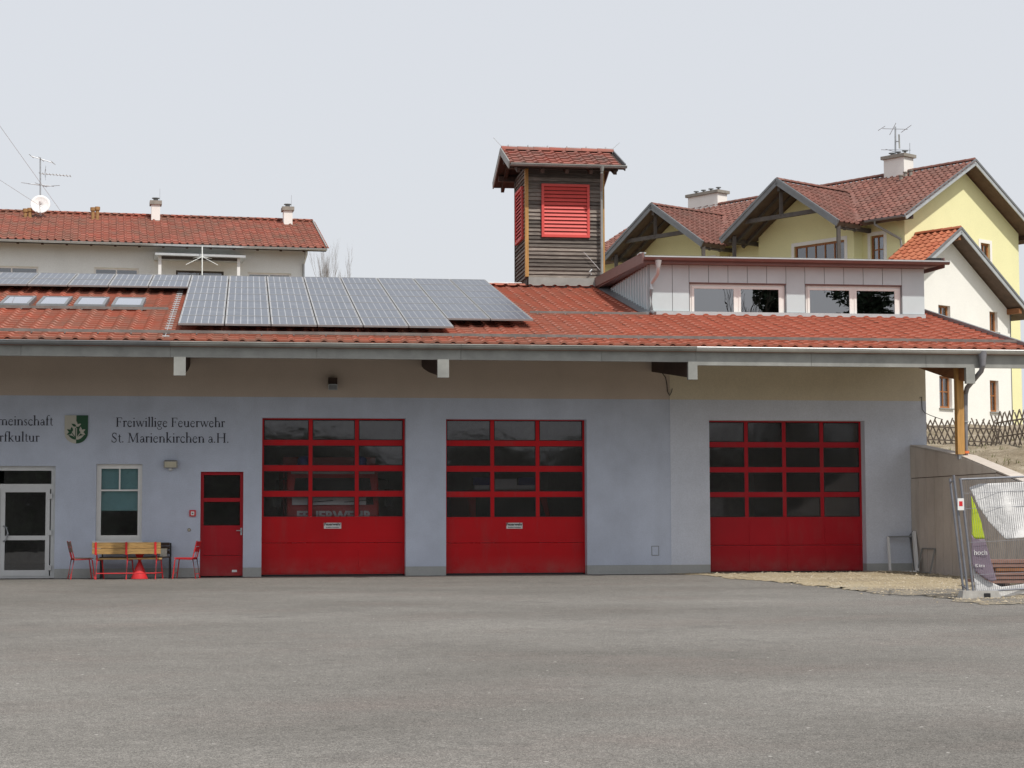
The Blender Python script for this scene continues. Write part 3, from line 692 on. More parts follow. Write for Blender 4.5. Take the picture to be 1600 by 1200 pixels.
def serif_text(txt, x0, x1, zb, label, k=None, right=False):
    tot = sum(GL[c][0] for c in txt); sc_ = (x1-x0)/tot if k is None else k
    x = x0 if not right else x1-tot*sc_
    t = thing('wall_lettering', label, 'lettering', (x, 0, zb))
    for c in txt:
        adv, st_ = GL[c]; mb = MB(); lay = 0
        for pts, w in st_:
            w = w*1.12
            lay = (lay+1) % 12; y0 = -.004-.0004*lay
            for i in range(len(pts)-1):
                a, b = V((pts[i][0], pts[i][1])), V((pts[i+1][0], pts[i+1][1])); d = (b-a)
                if d.length < 1e-6: continue
                d.normalize(); s = V((-d.y, d.x))*(w/2); e = d*(.02 if len(pts) > 2 else 0)
                q = [a-s-e, b-s+e, b+s+e, a+s-e]
                mb.prism([(x+p.x*sc_, y0, zb+p.y*sc_) for p in q], (0, .006, 0))
        if st_: mb.build('letter', 'letter', t)
        x += adv*sc_
    return sc_
k1 = serif_text('Freiwillige Feuerwehr', fx(180.5, 660), fx(352, 660), fz(667, 260), 'dark serif wall lettering line reading Freiwillige Feuerwehr')
serif_text('St. Marienkirchen a.H.', fx(173.5, 685), fx(358, 685), fz(691.5, 260), 'dark serif wall lettering line reading St. Marienkirchen a.H.')
serif_text('meinschaft', 0, fx(83, 660), fz(664.5, 40), 'dark serif wall lettering ending in meinschaft left of the crest', k1, True)
serif_text('rfkultur', 0, fx(62, 690), fz(690, 40), 'dark serif wall lettering ending in kultur above the glazed door', k1, True)
# crest
def crest():
    x0, x1 = fx(101, 670), fx(137.5, 670); zt, zb = fz(649, 120), fz(693, 120); c = (x0+x1)/2; hw = (x1-x0)/2; H = zt-zb
    def side(s, k=1.0): 
        a = [(c, zt), (c+s*hw*k, zt), (c+s*hw*k, zt-H*.62)]
        a += [(c+s*hw*k*math.cos(R(t)), zt-H*.62-H*.38*k*math.sin(R(t))) for t in range(15, 91, 15)]
        return a
    cr = thing('coat_of_arms', 'shield shaped coat of arms half ivory half green with a plant', 'crest', (c, 0, zb))
    for s, m in ((-1, 'crest_white'), (1, 'crest_green')):
        MB().prism([(p[0], -.03, p[1]) for p in side(s)], (0, .03, 0)).build('shield_half', m, cr)
    def leaf(px, pz, ang, L, w):
        pts = []
        for i in range(9): t = i/8; pts.append((t*L, w*math.sin(math.pi*t**.8)))
        for i in range(7, 0, -1): t = i/8; pts.append((t*L, -w*math.sin(math.pi*t**.8)))
        ca, sa = math.cos(R(ang)), math.sin(R(ang)); return [(px+a*ca-b*sa, pz+a*sa+b*ca) for a, b in pts]
    mz = zt-H*.75
    leaves = []
    for bx, bz in ((0, .62), (-.42, .42), (.42, .42)):
        for a in ((90, 30, 150) if bx == 0 else ((150, 90, 210) if bx < 0 else (30, 90, -30))):
            leaves.append((c+bx*hw*.9, zt-H*(1-bz)-.01, a, .12, .028))
    leaves += [(c, zt-H*.86, 150, .2, .03), (c, zt-H*.86, 30, .2, .03)]
    for i, l in enumerate(leaves):
        m = 'crest_green' if l[0] < c-.01 or (abs(l[0]-c) < .01 and 90 < l[2] < 270) else 'crest_white'
        MB().prism([(p[0], -.034-.0006*i, p[1]) for p in leaf(*l)], (0, .004, 0)).build('leaf', m, cr)
    for s, m in ((-1, 'crest_green'), (1, 'crest_white')):
        q = MB(); q.box(min(c, c+s*.018), max(c, c+s*.018), -.042, -.031, zt-H*.86, zt-H*.45); q.bar((c+s*.01, -.035, zt-H*.8), (c+s*hw*.42, -.035, zt-H*.6), .008, .016, (0, 0, 1)); q.build('plant_stem', m, cr)
crest()
# wall fittings
def fittings():
    c = fx(267, 725); z = fz(725, 267); t = thing('wall_floodlight', 'small beige floodlight with sensor on the wall above the red side door', 'lamp', (c, 0, z))
    MB().hexa([(c-.15, -.13, z-.09), (c+.15, -.13, z-.09), (c+.15, -.02, z-.06), (c-.15, -.02, z-.06), (c-.15, -.16, z+.06), (c+.15, -.16, z+.06), (c+.13, -.02, z+.09), (c-.13, -.02, z+.09)]).build('housing', 'conc_block', t)
    MB().hexa([(c-.125, -.142, z-.075), (c+.125, -.142, z-.075), (c+.125, -.135, z-.075), (c-.125, -.135, z-.075), (c-.125, -.166, z+.045), (c+.125, -.166, z+.045), (c+.125, -.16, z+.045), (c-.125, -.16, z+.045)]).build('lens', 'lamp_glass', t)
    MB().lathe((c+.0, -.08, z-.16), [(.01, 0), (.045, .02), (.05, .05), (.02, .075)], 12).build('sensor', 'alu', t, True)
    box('bracket', 'conc_block', t, c-.04, c+.04, -.06, 0, z-.1, z+.05)
    c = fx(519.5, 600); z = fz(600, 519); t = thing('eave_floodlight', 'dark square floodlight under the eaves above the first gate', 'lamp', (c, 0, z))
    box('housing', 'wood_dark', t, c-.1, c+.1, -.2, -.03, z-.02, z+.13); 
    MB().hexa([(c-.095, -.24, z-.15), (c+.095, -.24, z-.15), (c+.095, -.04, z-.13), (c-.095, -.04, z-.13), (c-.095, -.22, z-.025), (c+.095, -.22, z-.025), (c+.095, -.04, z-.025), (c-.095, -.04, z-.025)]).build('lens', 'steel', t)
    m = MB(); frame_boxes(m, c-.1, c+.1, z-.155, z-.02, .012, -.256, -.243); m.build('lens_frame', 'zinc_light', t); box('bracket', 'black', t, c-.03, c+.03, -.04, 0, z-.05, z+.1)
    c = fx(301, 802); z = fz(802, 301); t = thing('fire_alarm_box', 'small red and white fire alarm box beside the red side door', 'alarm box', (c, 0, z))
    box('case', 'red_tube', t, c-.07, c+.07, -.05, 0, z-.07, z+.07); box('window_plate', 'white_paint', t, c-.038, c+.038, -.056, -.05, z-.045, z+.04); MB().lathe((c, -.062, z-.012), [(.0, 0), (.014, 0), (.014, .02), (0, .02)], 8).build('button', 'black', t)
    c = fx(295.5, 828); z = fz(828, 295); t = thing('bell_push', 'small round beige bell push below the alarm box', 'bell push', (c, 0, z))
    MB().tube([(c, 0, z), (c, -.02, z)], .04, 14).build('base_plate', 'chimney_cap', t, True); MB().tube([(c, -.02, z), (c, -.03, z)], .018, 10).build('button', 'lamp_glass', t)
    x0, x1, z0, z1 = fx(1018, 860), fx(1029.5, 860), fz(868, 1023), fz(853, 1023); t = thing('meter_cover', 'small rectangular cover plate low on the wall beside the second gate', 'cover plate', (x0, 0, z0))
    box('cover', 'wall_blue', t, x0+.012, x1-.012, -.008, 0, z0+.012, z1-.012); m = MB(); frame_boxes(m, x0, x1, z0, z1, .012, -.012, 0); m.build('cover_frame', 'zinc_dark', t)
    c0 = [aY(*p, y) for p, y in (((1026, 573), -.1), ((1034, 582), -.06), ((1040, 590), -.03), ((1042, 600), -.02), ((1043, 612), -.02), ((1046.5, 618), -.02), ((1049, 613), -.03), ((1050.5, 607), -.05))]
    tag(MB().tube(c0, .009, 6).build('loose_cable', 'black', None, True), 'thin black cable hanging from the eave beam over the wall joint', 'cable')
    c0 = [aY(*p, y) for p, y in (((1437, 622), -.02), ((1440, 620), -.02), ((1440.5, 630), -.02), ((1441, 640), -.03), ((1445, 645), -.05), ((1455, 649.5), -.3), ((1471, 655), -.6))]
    tag(MB().tube(c0, .008, 6).build('loose_cable', 'black', None, True), 'thin black cable sticking out from the right corner of the building', 'cable')
fittings()
# ---- skylights
for i, (xa, xb) in enumerate(((-12, 46), (48, 106), (108, 167), (168, 227))):
    a = roofpt(xa+4, 481, .1); b = roofpt(xb-4, 481, .1); Y0 = 1.2; Y1 = 2.75; x0, x1 = a.x, b.x-.02
    t = thing('skylight', 'roof window in the tiled roof, ' + ['cut by the left edge of the photo', 'second from the left edge', 'third from the left edge', 'last of four towards the solar panels'][i], 'skylight', (x0, Y0, rz(Y0)), 'four roof windows in a row')
    def rp(x, Y, h): return V((x, Y, rz(Y)+h))
    m = MB()
    for (xa_, xb_, ya, yb) in ((x0, x0+.065, Y0, Y1), (x1-.065, x1, Y0, Y1), (x0+.065, x1-.065, Y0, Y0+.065), (x0+.065, x1-.065, Y1-.065, Y1)):
        m.hexa([rp(xa_, ya, 0), rp(xb_, ya, 0), rp(xb_, yb, 0), rp(xa_, yb, 0), rp(xa_, ya, .13), rp(xb_, ya, .13), rp(xb_, yb, .13), rp(xa_, yb, .13)])
    m.build('frame', 'zinc_dark', t)
    MB().hexa([rp(x0+.065, Y0+.065, .10), rp(x1-.065, Y0+.065, .10), rp(x1-.065, Y1-.065, .10), rp(x0+.065, Y1-.065, .10), rp(x0+.065, Y0+.065, .12), rp(x1-.065, Y0+.065, .12), rp(x1-.065, Y1-.065, .12), rp(x0+.065, Y1-.065, .12)]).build('pane', 'glass_sky', t)
    m = MB(); m.hexa([rp(x0-.1, Y0-.2, .05), rp(x1+.1, Y0-.2, .05), rp(x1+.1, Y0, .05), rp(x0-.1, Y0, .05), rp(x0-.1, Y0-.2, .075), rp(x1+.1, Y0-.2, .075), rp(x1+.1, Y0, .075), rp(x0-.1, Y0, .075)]); m.build('flashing', 'zinc', t)
# ---- solar panels
OFF = .20; PW, PH = .969, 1.353; PX0 = -1.41
top = roofpt(419, 431.5, OFF+.04); Stop = (top.y-EY)/math.cos(PIT)
bot = roofpt(424, 506.5, OFF+.04); PH = (top.y-bot.y)/math.cos(PIT)/7
rotP = Matrix(((1, 0, 0), (0, math.cos(PIT), -math.sin(PIT)), (0, math.sin(PIT), math.cos(PIT)))).to_euler()
m = MB(); frame_boxes  # frame profile in local x,y
w, h = PW-.022, PH-.014
fm = MB()
for a in ((0, .022, 0, h), (w-.022, w, 0, h), (.022, w-.022, 0, .024), (.022, w-.022, h-.024, h)): fm.box(a[0], a[1], a[2], a[3], 0, .04)
frame_me = fm.mesh('frame', 'panel_frame'); back_me = MB().box(.022, w-.022, .024, h-.024, .018, .030).mesh('backsheet', 'backsheet')
cw = (w-.06)/6; cell_me = MB().box(.007, cw-.007, .006, h-.081, .0305, .034).mesh('cell', 'cell')
ordn = ['first', 'second', 'third', 'fourth', 'fifth', 'sixth', 'seventh', 'eighth']
def panel(ci, ri, left=False):
    S = Stop-(ri+1)*PH; x = PX0+ci*PW; Y = EY+S*math.cos(PIT); p = V((x+.011, Y, rz(Y)))+V((0, -math.sin(PIT), math.cos(PIT)))*OFF
    if not left: lab = f'solar panel, {ordn[ri]} row below the ridge, {ordn[ci]} column of the large array'
    else: lab = f'solar panel, {["upper", "lower"][ri]} row of the narrow strip, {ordn[-ci-1]} from the array'
    t = bpy.data.objects.new('solar_panel', None); col.objects.link(t); t.location = p; t.rotation_euler = rotP; t.empty_display_size = .2
    tag(t, lab, 'solar panel', 'solar panels on the station roof')
    for nm, me, l in [('frame', frame_me, (0, 0, 0)), ('backsheet', back_me, (0, 0, 0))]+[('cell', cell_me, (.03+k*cw, .037, 0)) for k in range(6)]:
        o = bpy.data.objects.new(nm, me); col.objects.link(o); o.location = l; o.parent = t
for ci in range(8):
    for ri in range(7 if ci < 6 else 6): panel(ci, ri)
for ci in range(-1, -7, -1):
    for ri in range(2): panel(ci, ri, True)
m = MB()
for Yc in range(0, 7):
    S = Stop-Yc*PH-.35; Y = EY+S*math.cos(PIT); m.box(PX0-.0-(6.02 if Yc < 2 else 0), PX0+(8 if Yc < 6 else 6)*PW-.05, Y-.02, Y+.02, rz(Y)+.09, rz(Y)+.188)
m.build('panel_rail', 'zinc_dark', st)
# lightning conductor strip with clips beside the array
m = MB(); m.tube([(PX0-.22, Y, rz(Y)+.07) for Y in rng(EY, 5.6, 12)], .008, 6)
for Y in rng(EY+.2, 5.4, 22): m.box(PX0-.28, PX0-.14, Y, Y+.03, rz(Y)+.05, rz(Y)+.075)
m.build('lightning_conductor', 'zinc_light', st)
m = MB(); m.tube([(6.4, RY, RZ+.14), (tw['x0']-.1, RY, RZ+.14)], .008, 6); m.tube([(7.2, RY, RZ+.08), (7.2, RY, RZ+.16)], .018, 6); m.build('ridge_conductor', 'zinc_light', st)

# ================================================================== DORMER
def dormer():
    X0, X1, Y = dorm_x0, dorm_x1, dorm_y; zb = rz(Y)+.06; zt = fz(417, 1230, Y)
    t = thing('roof_dormer', 'flat roofed grey clad dormer with two double windows on the red roof', 'dormer', (X0, Y, zb))
    OY = Y-.40; RX0, RX1 = fx(1006, 408, OY), fx(1474, 410, OY); zg = fz(407, 1230, OY)   # gutter line
    ye = EY+(zg-EZ)/TP+.3
    wins = [(fx(1078, 470, Y), fx(1227, 470, Y), fz(497, 1150, Y), fz(444, 1150, Y)), (fx(1259, 470, Y), fx(1408, 470, Y), fz(498.5, 1330, Y), fz(446.5, 1330, Y))]
    wall_boxes(MB(), X0, X1, zb-.25, zt+.05, Y, Y+.2, wins).build('wall', 'zinc_dark', t)
    for X, s in ((X0, 1), (X1, -1)):
        P = [(X, Y+.2, zb-.2), (X, ye, rz(ye)-.1), (X, ye, zg-.05), (X, Y+.2, zt+.05)]
        MB().prism(P, (.15*s, 0, 0)).build('side_wall', 'brown_metal' if s > 0 else 'clad', t)
    # standing seams on the left cheek
    yy = Y+.1
    k = 0
    while yy < ye-.5:
        a = rz(yy)+.05
        if zt-a > .1: box('standing_seam', 'clad', t, X0-.06, X0-.001, yy-.013, yy+.0115, a, zt)
        if zt-a > .1: box('cheek_panel', 'clad', t, X0-.02, X0-.001, yy+.012, yy+.30, a, zt)
        yy += .315
    def clad(a, b, c, d): box('cladding_panel', 'clad', t, a+.007, b-.007, Y-.016, Y-.001, c, d)
    e = [fx(q, 470, Y) for q in (1027, 1050.5, 1077)]
    clad(X0-.02, e[1], zb+.06, zt); clad(e[1], wins[0][0]-.02, zb+.06, zt)
    for w in wins:
        n = 5; d = (w[1]-w[0]+.04)/n
        for i in range(n): clad(w[0]-.02+i*d, w[0]-.02+(i+1)*d, w[3]+.03, zt)
    clad(wins[0][1]+.02, wins[1][0]-.02, zb+.06, zt); clad(wins[1][1]+.02, X1+.01, zb+.06, zt)
    box('base_flashing', 'zinc_light', t, X0-.03, X1+.02, Y-.05, Y-.002, zb-.04, zb+.05)
    m = MB(); m.hexa([(X0-.22, Y-.1, rz(Y-.1)+.04), (X0, Y-.1, rz(Y-.1)+.04), (X0, ye, rz(ye)+.04), (X0-.22, ye, rz(ye)+.04), (X0-.22, Y-.1, rz(Y-.1)+.065), (X0, Y-.1, rz(Y-.1)+.12), (X0, ye, rz(ye)+.12), (X0-.22, ye, rz(ye)+.065)]); m.build('cheek_flashing', 'zinc_dark', t)
    for w in wins:
        a, b, c, d = w; f = MB(); frame_boxes(f, a, b, c, d, .055, Y+.05, Y+.12, .07); o = f.build('window', 'pvc', t)
        mid = (a+b)/2; box('reveal', 'brown_metal', o, a-.02, b+.02, Y-.01, Y+.05, d, d+.028)
        for s0, s1 in ((a+.055, mid-.03), (mid+.03, b-.09)):
            q = MB(); frame_boxes(q, s0, s1, c+.07, d-.055, .06, Y+.035, Y+.1); q.build('sash', 'pvc', o)
            box('pane', 'glass_dormer', o, s0+.06, s1-.06, Y+.06, Y+.068, c+.13, d-.115)
        box('mullion', 'pvc', o, mid-.03, mid+.03, Y+.045, Y+.12, c+.07, d-.055); box('mullion', 'pvc', o, b-.09, b-.055, Y+.045, Y+.12, c+.07, d-.055)
        box('dark_room_sheet', 'black', o, a+.05, b-.05, Y+.7, Y+.72, c-.1, d+.1)  # black sheet stands in for the unlit room behind the panes
    # roof slab, verge boards, soffit
    up = lambda yv: zg+(yv-OY)*.03
    MB().hexa([(RX0, OY, up(OY)-.03), (RX1, OY, up(OY)-.03), (RX1, ye, up(ye)-.03), (RX0, ye, up(ye)-.03), (RX0, OY, up(OY)+.07), (RX1, OY, up(OY)+.07), (RX1, ye, up(ye)+.07), (RX0, ye, up(ye)+.07)]).build('roof', 'zinc_dark', t)
    for a, b in ((RX0-.035, RX0+.0), (RX1, RX1+.03)):
        MB().hexa([(a, OY-.02, up(OY)-.12), (b, OY-.02, up(OY)-.12), (b, ye, up(ye)-.12), (a, ye, up(ye)-.12), (a, OY-.02, up(OY)+.13), (b, OY-.02, up(OY)+.13), (b, ye, up(ye)+.13), (a, ye, up(ye)+.13)]).build('verge_board', 'brown_metal', t)
    MB().hexa([(RX0, OY+.04, zt), (RX1-.35, OY+.04, zt), (RX1-.35, ye, zt+.12), (RX0, ye, zt+.12), (RX0, OY+.04, up(OY)-.03), (RX1, OY+.04, up(OY)-.03), (RX1, ye, up(ye)-.03), (RX0, ye, up(ye)-.03)]).build('soffit', 'brown_metal', t)
    gutter(MB(), RX0, RX1+.12, OY-.06, zg+.02, .07).build('gutter', 'brown_metal', t, True)
    box('gutter_lip', 'zinc_light', t, RX0, RX1+.12, OY-.142, OY-.128, zg+.012, zg+.04)
    box('roof_edge_cap', 'zinc_light', t, RX0-.06, RX0+.09, OY+.15, OY+.5, up(OY)+.13, up(OY)+.16); box('roof_edge_cap', 'black', t, RX1-.3, RX1+.05, OY+.15, OY+.5, up(OY)+.071, up(OY)+.15)
    p = [aY(1028.5, 408, OY-.06), aY(1028.5, 418, OY-.06), aY(1027.5, 428, OY), aY(1018.5, 442, Y-.12), aY(1017.5, 452, Y-.12), aY(1018, 488, Y-.12)]
    MB().tube(p, .048, 10).build('downpipe', 'zinc_light', t, True); MB().tube([p[0]+V((0, 0, .02)), p[1]], .085, 10, r2=.05).build('outlet', 'zinc_light', t, True)
    MB().tube([p[-1]+V((0, 0, .02)), p[-1]+V((.06, -.1, -.04))], .05, 10).build('pipe_shoe', 'zinc_dark', t, True)
dormer()

# ================================================================== TOWER
def tower():
    x0, x1, y0, y1 = tw['x0'], tw['x1'], tw['y0'], tw['y1']; zb = rz(y0)-.1; ztop = 10.77
    t = thing('hose_tower', 'weathered timber tower with red louvres and small tiled roof on the station', 'tower', (x0, y0, zb))
    box('core', 'wood_dark', t, x0+.05, x1-.05, y0+.05, y1-.05, zb-.6, ztop+.1)
    lz0, lz1 = fz(371, 884, y0), fz(288, 884, y0); lx0, lx1 = fx(846, 330, y0), fx(921, 330, y0)
    PHt = .106; L = x1-x0-.18
    me = MB().hexa([(0, -.052, 0), (L, -.052, 0), (L, 0, 0), (0, 0, 0), (0, -.008, PHt+.004), (L, -.008, PHt+.004), (L, 0, PHt+.004), (0, 0, PHt+.004)]).mesh('plank', 'wood_old')
    Ls_ = y1-y0-.24; me2 = bpy.data.meshes.new('plank'); me2 = me.copy()
    for v_ in me2.vertices: v_.co.x *= Ls_/L
    z = fz(434.5, 880, y0); i = 0
    while z < ztop:
        put('plank', me, t, None, (x0+.09, y0+.05+rnd.uniform(-.006, .004), z), (0, rnd.uniform(-.004, .004), 0))
        put('plank', me2, t, None, (x0+.05+rnd.uniform(-.006, .004), y1-.12, z), (0, 0, R(-90)))
        put('plank', me2, t, None, (x1-.05, y0+.12, z), (0, 0, R(90)))
        z += PHt
    for a, b in ((x0, y0), (x1-.12, y0), (x0, y1-.12), (x1-.12, y1-.12)): box('corner_post', 'wood_post' if b == y0 else 'wood_grey', t, a+(.0 if a == x0 else .03), a+(.09 if a == x0 else .12), b, b+.12, zb-.2 if b > y0 else fz(432, 820, y0), ztop+.05)
    def louver(o, ang, wid, name):
        m = MB(); frame_boxes(m, 0, wid, 0, lz1-lz0, .07, -.07, 0); f = m.build('louvre', 'red_louver', t); f.location = o; f.rotation_euler = (0, 0, ang)
        f.parent = t; f.matrix_parent_inverse = Matrix.Translation(-t.location)
        n = 13; dz = (lz1-lz0-.14)/n
        sm = MB().hexa([(.07, -.062, 0), (wid-.07, -.062, 0), (wid-.07, -.046, 0), (.07, -.046, 0), (.07, -.022, dz*.86), (wid-.07, -.022, dz*.86), (wid-.07, -.006, dz*.86), (.07, -.006, dz*.86)]).mesh('slat', 'red_louver')
        for k in range(n):
            s = bpy.data.objects.new('slat', sm); col.objects.link(s); s.parent = f; s.location = (0, 0, .07+k*dz)
        b = MB().box(.07, wid-.07, -.004, 0, .07, lz1-lz0-.07).mesh('backing', 'wood_dark'); s = bpy.data.objects.new('backing', b); col.objects.link(s); s.parent = f
    louver((lx0, y0+.02, lz0), 0, lx1-lx0, 'front')
    wl = 1.25; louver((x0+.02, y0+.4+wl, lz0), R(-90), wl, 'side')
    box('base_flashing', 'zinc', t, x0+.08, x1+.05, y0-.06, y0+.02, rz(y0-.06)+.02, fz(434.5, 880, y0))
    # roof
    ry, rzz = 8.26, 11.44; RX0, RX1 = 6.96, 10.10; ey0, ey1, ez = 6.63, 9.89, 10.76
    for sgn in (1, -1):
        ey = ey0 if sgn > 0 else ey1
        roof_slab([(RX0, ey, ez), (RX1, ey, ez), (RX1, ry, rzz), (RX0, ry, rzz)], .09, 'roof_deck', 'wood_dark', t)
        P = [(RX0, ey, ez), (RX1-.02, ey, ez), (RX1-.02, ry, rzz), (RX0, ry, rzz)]
        pl, u, v, n = tile_places(P, (1, 0, 0))
        tile_objects('roof_tile', pl, u, v, n, 'tile_tower', t, ARR, rnd)
        for X in (RX0-.03, RX1):
            m = MB(); a, b = V((X+.015, ey, ez-.03)), V((X+.015, ry, rzz-.03)); m.bar(a, b, .03, .2); m.build('verge_board', 'zinc' if X < 8 else 'zinc_dark', t)
        for X in rng(RX0+.25, RX1-.25, 4):
            m = MB(); m.bar((X, ey+(.05 if sgn > 0 else -.05), ez-.17), (X, ry, rzz-.17), .09, .12); m.build('rafter', 'wood_dark', t)
    x = RX0
    rm = half_round(.11, .46).mesh('ridge_tile', 'tile_tower', True)
    while x < RX1-.1: put('ridge_tile', rm, t, None, (x, ry, rzz+.01)); x += .45
    for yv, zz in ((ry, rzz-.30), (y0+.06, 10.83), (y1-.06, 10.83)): box('purlin', 'wood_dark', t, RX0+.06, RX1-.06, yv-.06, yv+.06, zz-.09, zz+.06)
    gutter(MB(), RX0+.02, RX1+.05, ey0-.05, ez-.01, .06).build('gutter', 'zinc', t, True)
    px_ = fx(939, 300, y0-.06); p = [V((fx(940.5, 256, ey0-.05), ey0-.05, ez-.03)), V((fx(940.5, 264, ey0-.05), ey0-.05, ez-.2)), V((px_, y0-.12, ez-.62)), V((px_, y0-.12, zb+.12))]
    MB().tube(p, .04, 10).build('downpipe', 'zinc', t, True); MB().tube([p[0], p[0]-V((0, 0, .14))], .075, 10, r2=.04).build('outlet', 'zinc', t, True)
    m = MB(); m.tube([(RX0, ry, rzz+.12), (RX0-.22, ry, rzz+.35)], .006, 5); m.tube([(RX1, ry, rzz+.12), (RX1+.2, ry, rzz+.3)], .006, 5)
    for X in rng(RX0+.2, RX1-.2, 5): m.tube([(X, ry, rzz+.1), (X, ry, rzz+.16)], .02, 6)
    m.tube([(RX0, ry, rzz+.13), (RX1, ry, rzz+.13)], .006, 5); m.build('lightning_rod', 'zinc_light', t)
    a = aY(912, 394, y0-.05); m = MB(); m.tube([a, aY(925, 408, y0-.06), aY(940, 425, y0-.1)], .008, 5); m.tube([aY(925, 421, y0-.08), aY(921, 425, y0-.1), aY(924, 429, y0-.08)], .02, 6); m.build('conductor_wire', 'zinc_light', t)
tower()

# ================================================================== RETAINING WALL, POST, DOWNPIPE
WX = aY(1422, 697, 0).x; WX2 = WX+.36
def wtop(Y): 
    pts = [(-14, .45), (-6.43, 1.95), (-3.1, 2.60), (0, 2.955)]
    for (a, za), (b, zb_) in zip(pts, pts[1:]):
        if Y <= b: return za+(zb_-za)*(Y-a)/(b-a)
    return 2.955
rw = thing('retaining_wall', 'sloping bare concrete retaining wall at the right end of the station', 'wall', (WX, -5, 0))
YS = [-14, -6.43, -3.1, -.014]
MB().prism([(WX+.012, -14, -.4)]+[(WX+.012, y, wtop(y)) for y in YS]+[(WX+.012, -.014, -.4)], (WX2-WX-.02, 0, 0)).build('wall_core', 'concrete_joint', rw)
yb = -.02
while yb > -12:
    ya = yb-.5; cut = lambda Y: min(wtop(Y)-.02, 2.18)
    MB().prism([(WX-.01, ya+.011, -.3), (WX-.01, yb-.011, -.3), (WX-.01, yb-.011, cut(yb)), (WX-.01, ya+.011, cut(ya))], (.0225, 0, 0)).build('formwork_panel', 'concrete', rw)
    if wtop(ya) > 2.206:
        MB().prism([(WX-.01, ya+.0005, 2.20), (WX-.01, yb-.0005, 2.20), (WX-.01, yb-.0005, wtop(yb)-.004), (WX-.01, ya+.0005, wtop(ya)-.004)], (.0225, 0, 0)).build('formwork_panel', 'concrete', rw)
    yb = ya
MB().prism([(WX+.004, y, wtop(y)) for y in YS]+[(WX+.004, y, wtop(y)+.03) for y in reversed(YS)], (WX2-WX, 0, 0)).build('wall_top', 'concrete', rw)
# slender holes left by the form ties
m = MB()
for Y in rng(-1, -7, 4):
    for z in (.9, 1.75):
        if z < wtop(Y)-.2: m.tube([(WX-.003, Y-.25, z), (WX+.004, Y-.25, z)], .016, 8)
m.build('tie_hole', 'black', rw)
pt = thing('eave_post', 'square honey coloured timber post carrying the eaves on the concrete wall', 'post', (WX+.2, -3.1, 2.6))
pa = aX(1490.5, 650, WX+.06); Yp = -3.02; pxl = fx(1495.5, 650, Yp-.15)
box('post_shaft', 'wood_post', pt, pxl, pxl+.16, Yp-.16, Yp, wtop(Yp-.08)+.05, rz(Yp)-.3); box('post_foot', 'steel', pt, pxl+.03, pxl+.13, Yp-.13, Yp-.03, wtop(Yp-.08)-.06, wtop(Yp-.08)+.05)
def end_beam():
    c = pxl+.14
    MB().prism([(c-.09, -3.53, 4.22), (c-.09, -2.4, 4.40), (c-.09, 0, 4.9), (c-.09, 0, 5.3), (c-.09, -3.53, rz(-3.53)-.24)], (.18, 0, 0)).build('beam', 'wood_beam', st)
    box('beam_cap', 'zinc', st, c-.10, c+.10, -3.64, -3.53, 4.17, 4.52)
end_beam()
def d_pipe():
    p = [aY(1535, 553, -3.72), aY(1535.5, 572, -3.72), aY(1533, 580, -3.66), aY(1511, 606, -3.15), aY(1508.5, 616, -3.05), aY(1508.5, 712, -3.05)]
    t = thing('downpipe', 'dark grey downpipe bending from the gutter behind the timber post', 'downpipe', p[-1])
    MB().tube(p, .055, 12).build('pipe', 'pipe', t, True); MB().tube([p[0]+V((0, 0, .05)), p[1]], .10, 12, r2=.06).build('outlet', 'pipe', t, True)
    MB().tube([aY(1508.5, 658, -3.05), aY(1508.5, 660, -3.05)], .068, 12).build('clamp', 'steel', t)
    o = thing('drain_bend', 'orange plastic drain bend at the foot of the grey downpipe', 'pipe', p[-1]); q = p[-1]
    MB().tube([q+V((0, 0, .09)), q+V((.0, 0, -.02)), q+V((.05, -.05, -.1)), q+V((.13, -.12, -.16))], .07, 12).build('bend', 'orange', o, True); MB().tube([q+V((0, 0, .05)), q+V((0, 0, .1))], .085, 12).build('socket', 'orange', o, True)
d_pipe()

# ================================================================== SEATS IN FRONT OF THE OFFICE
def chair(px_, Y, rot, slat, label):
    t = bpy.data.objects.new('chair', None); col.objects.link(t); t.location = (px_, Y, gz(Y)); t.rotation_euler = (0, 0, rot); tag(t, label, 'chair', 'red framed chairs beside the bench')
    def ch(nm, m, mat, sm=False):
        o = bpy.data.objects.new(nm, m.mesh(nm, mat, sm)); col.objects.link(o); o.parent = t
    for s in (-1, 1):
        y = .19*s
        ch('rear_leg', MB().tube([(-.27, y, 0), (-.20, y, .44), (-.29, y, .82)], .013, 8), 'red_tube', True)
        ch('front_leg', MB().tube([(.24, y, 0), (.19, y, .40), (.16, y, .43), (-.20, y, .42)], .013, 8), 'red_tube', True)
    ch('stretcher', MB().tube([(-.255, -.19, .1), (-.255, .19, .1)], .009, 6).tube([(.23, -.19, .12), (.23, .19, .12)], .009, 6).tube([(-.235, -.06, .22), (-.235, .06, .22)], .004, 4), 'red_tube')
    for k in range(4): ch('seat_slat', MB().box(-.2+k*.105, -.105+k*.105, -.21, .21, .437, .457), slat)
    for z in (.58, .70):
        x = -.20-(z-.44)*.235
        ch('back_slat', MB().hexa([(x-.015, -.215, z), (x+.01, -.215, z), (x+.01, .215, z), (x-.015, .215, z), (x-.04, -.215, z+.105), (x-.015, -.215, z+.105), (x-.015, .215, z+.105), (x-.04, .215, z+.105)]), slat)
    ch('back_bar', MB().tube([(-.21, 0, .44), (-.29, 0, .8)], .008, 6), 'red_tube')
chair(fx(128, 890, -.62)+.0, -.62, R(14), 'wood_chair', 'red framed chair with brown weathered slats at the left end of the bench')
chair(fx(290, 890, -.75), -.75, R(180-12), 'red_tube', 'red chair with red slats next to the red side door')
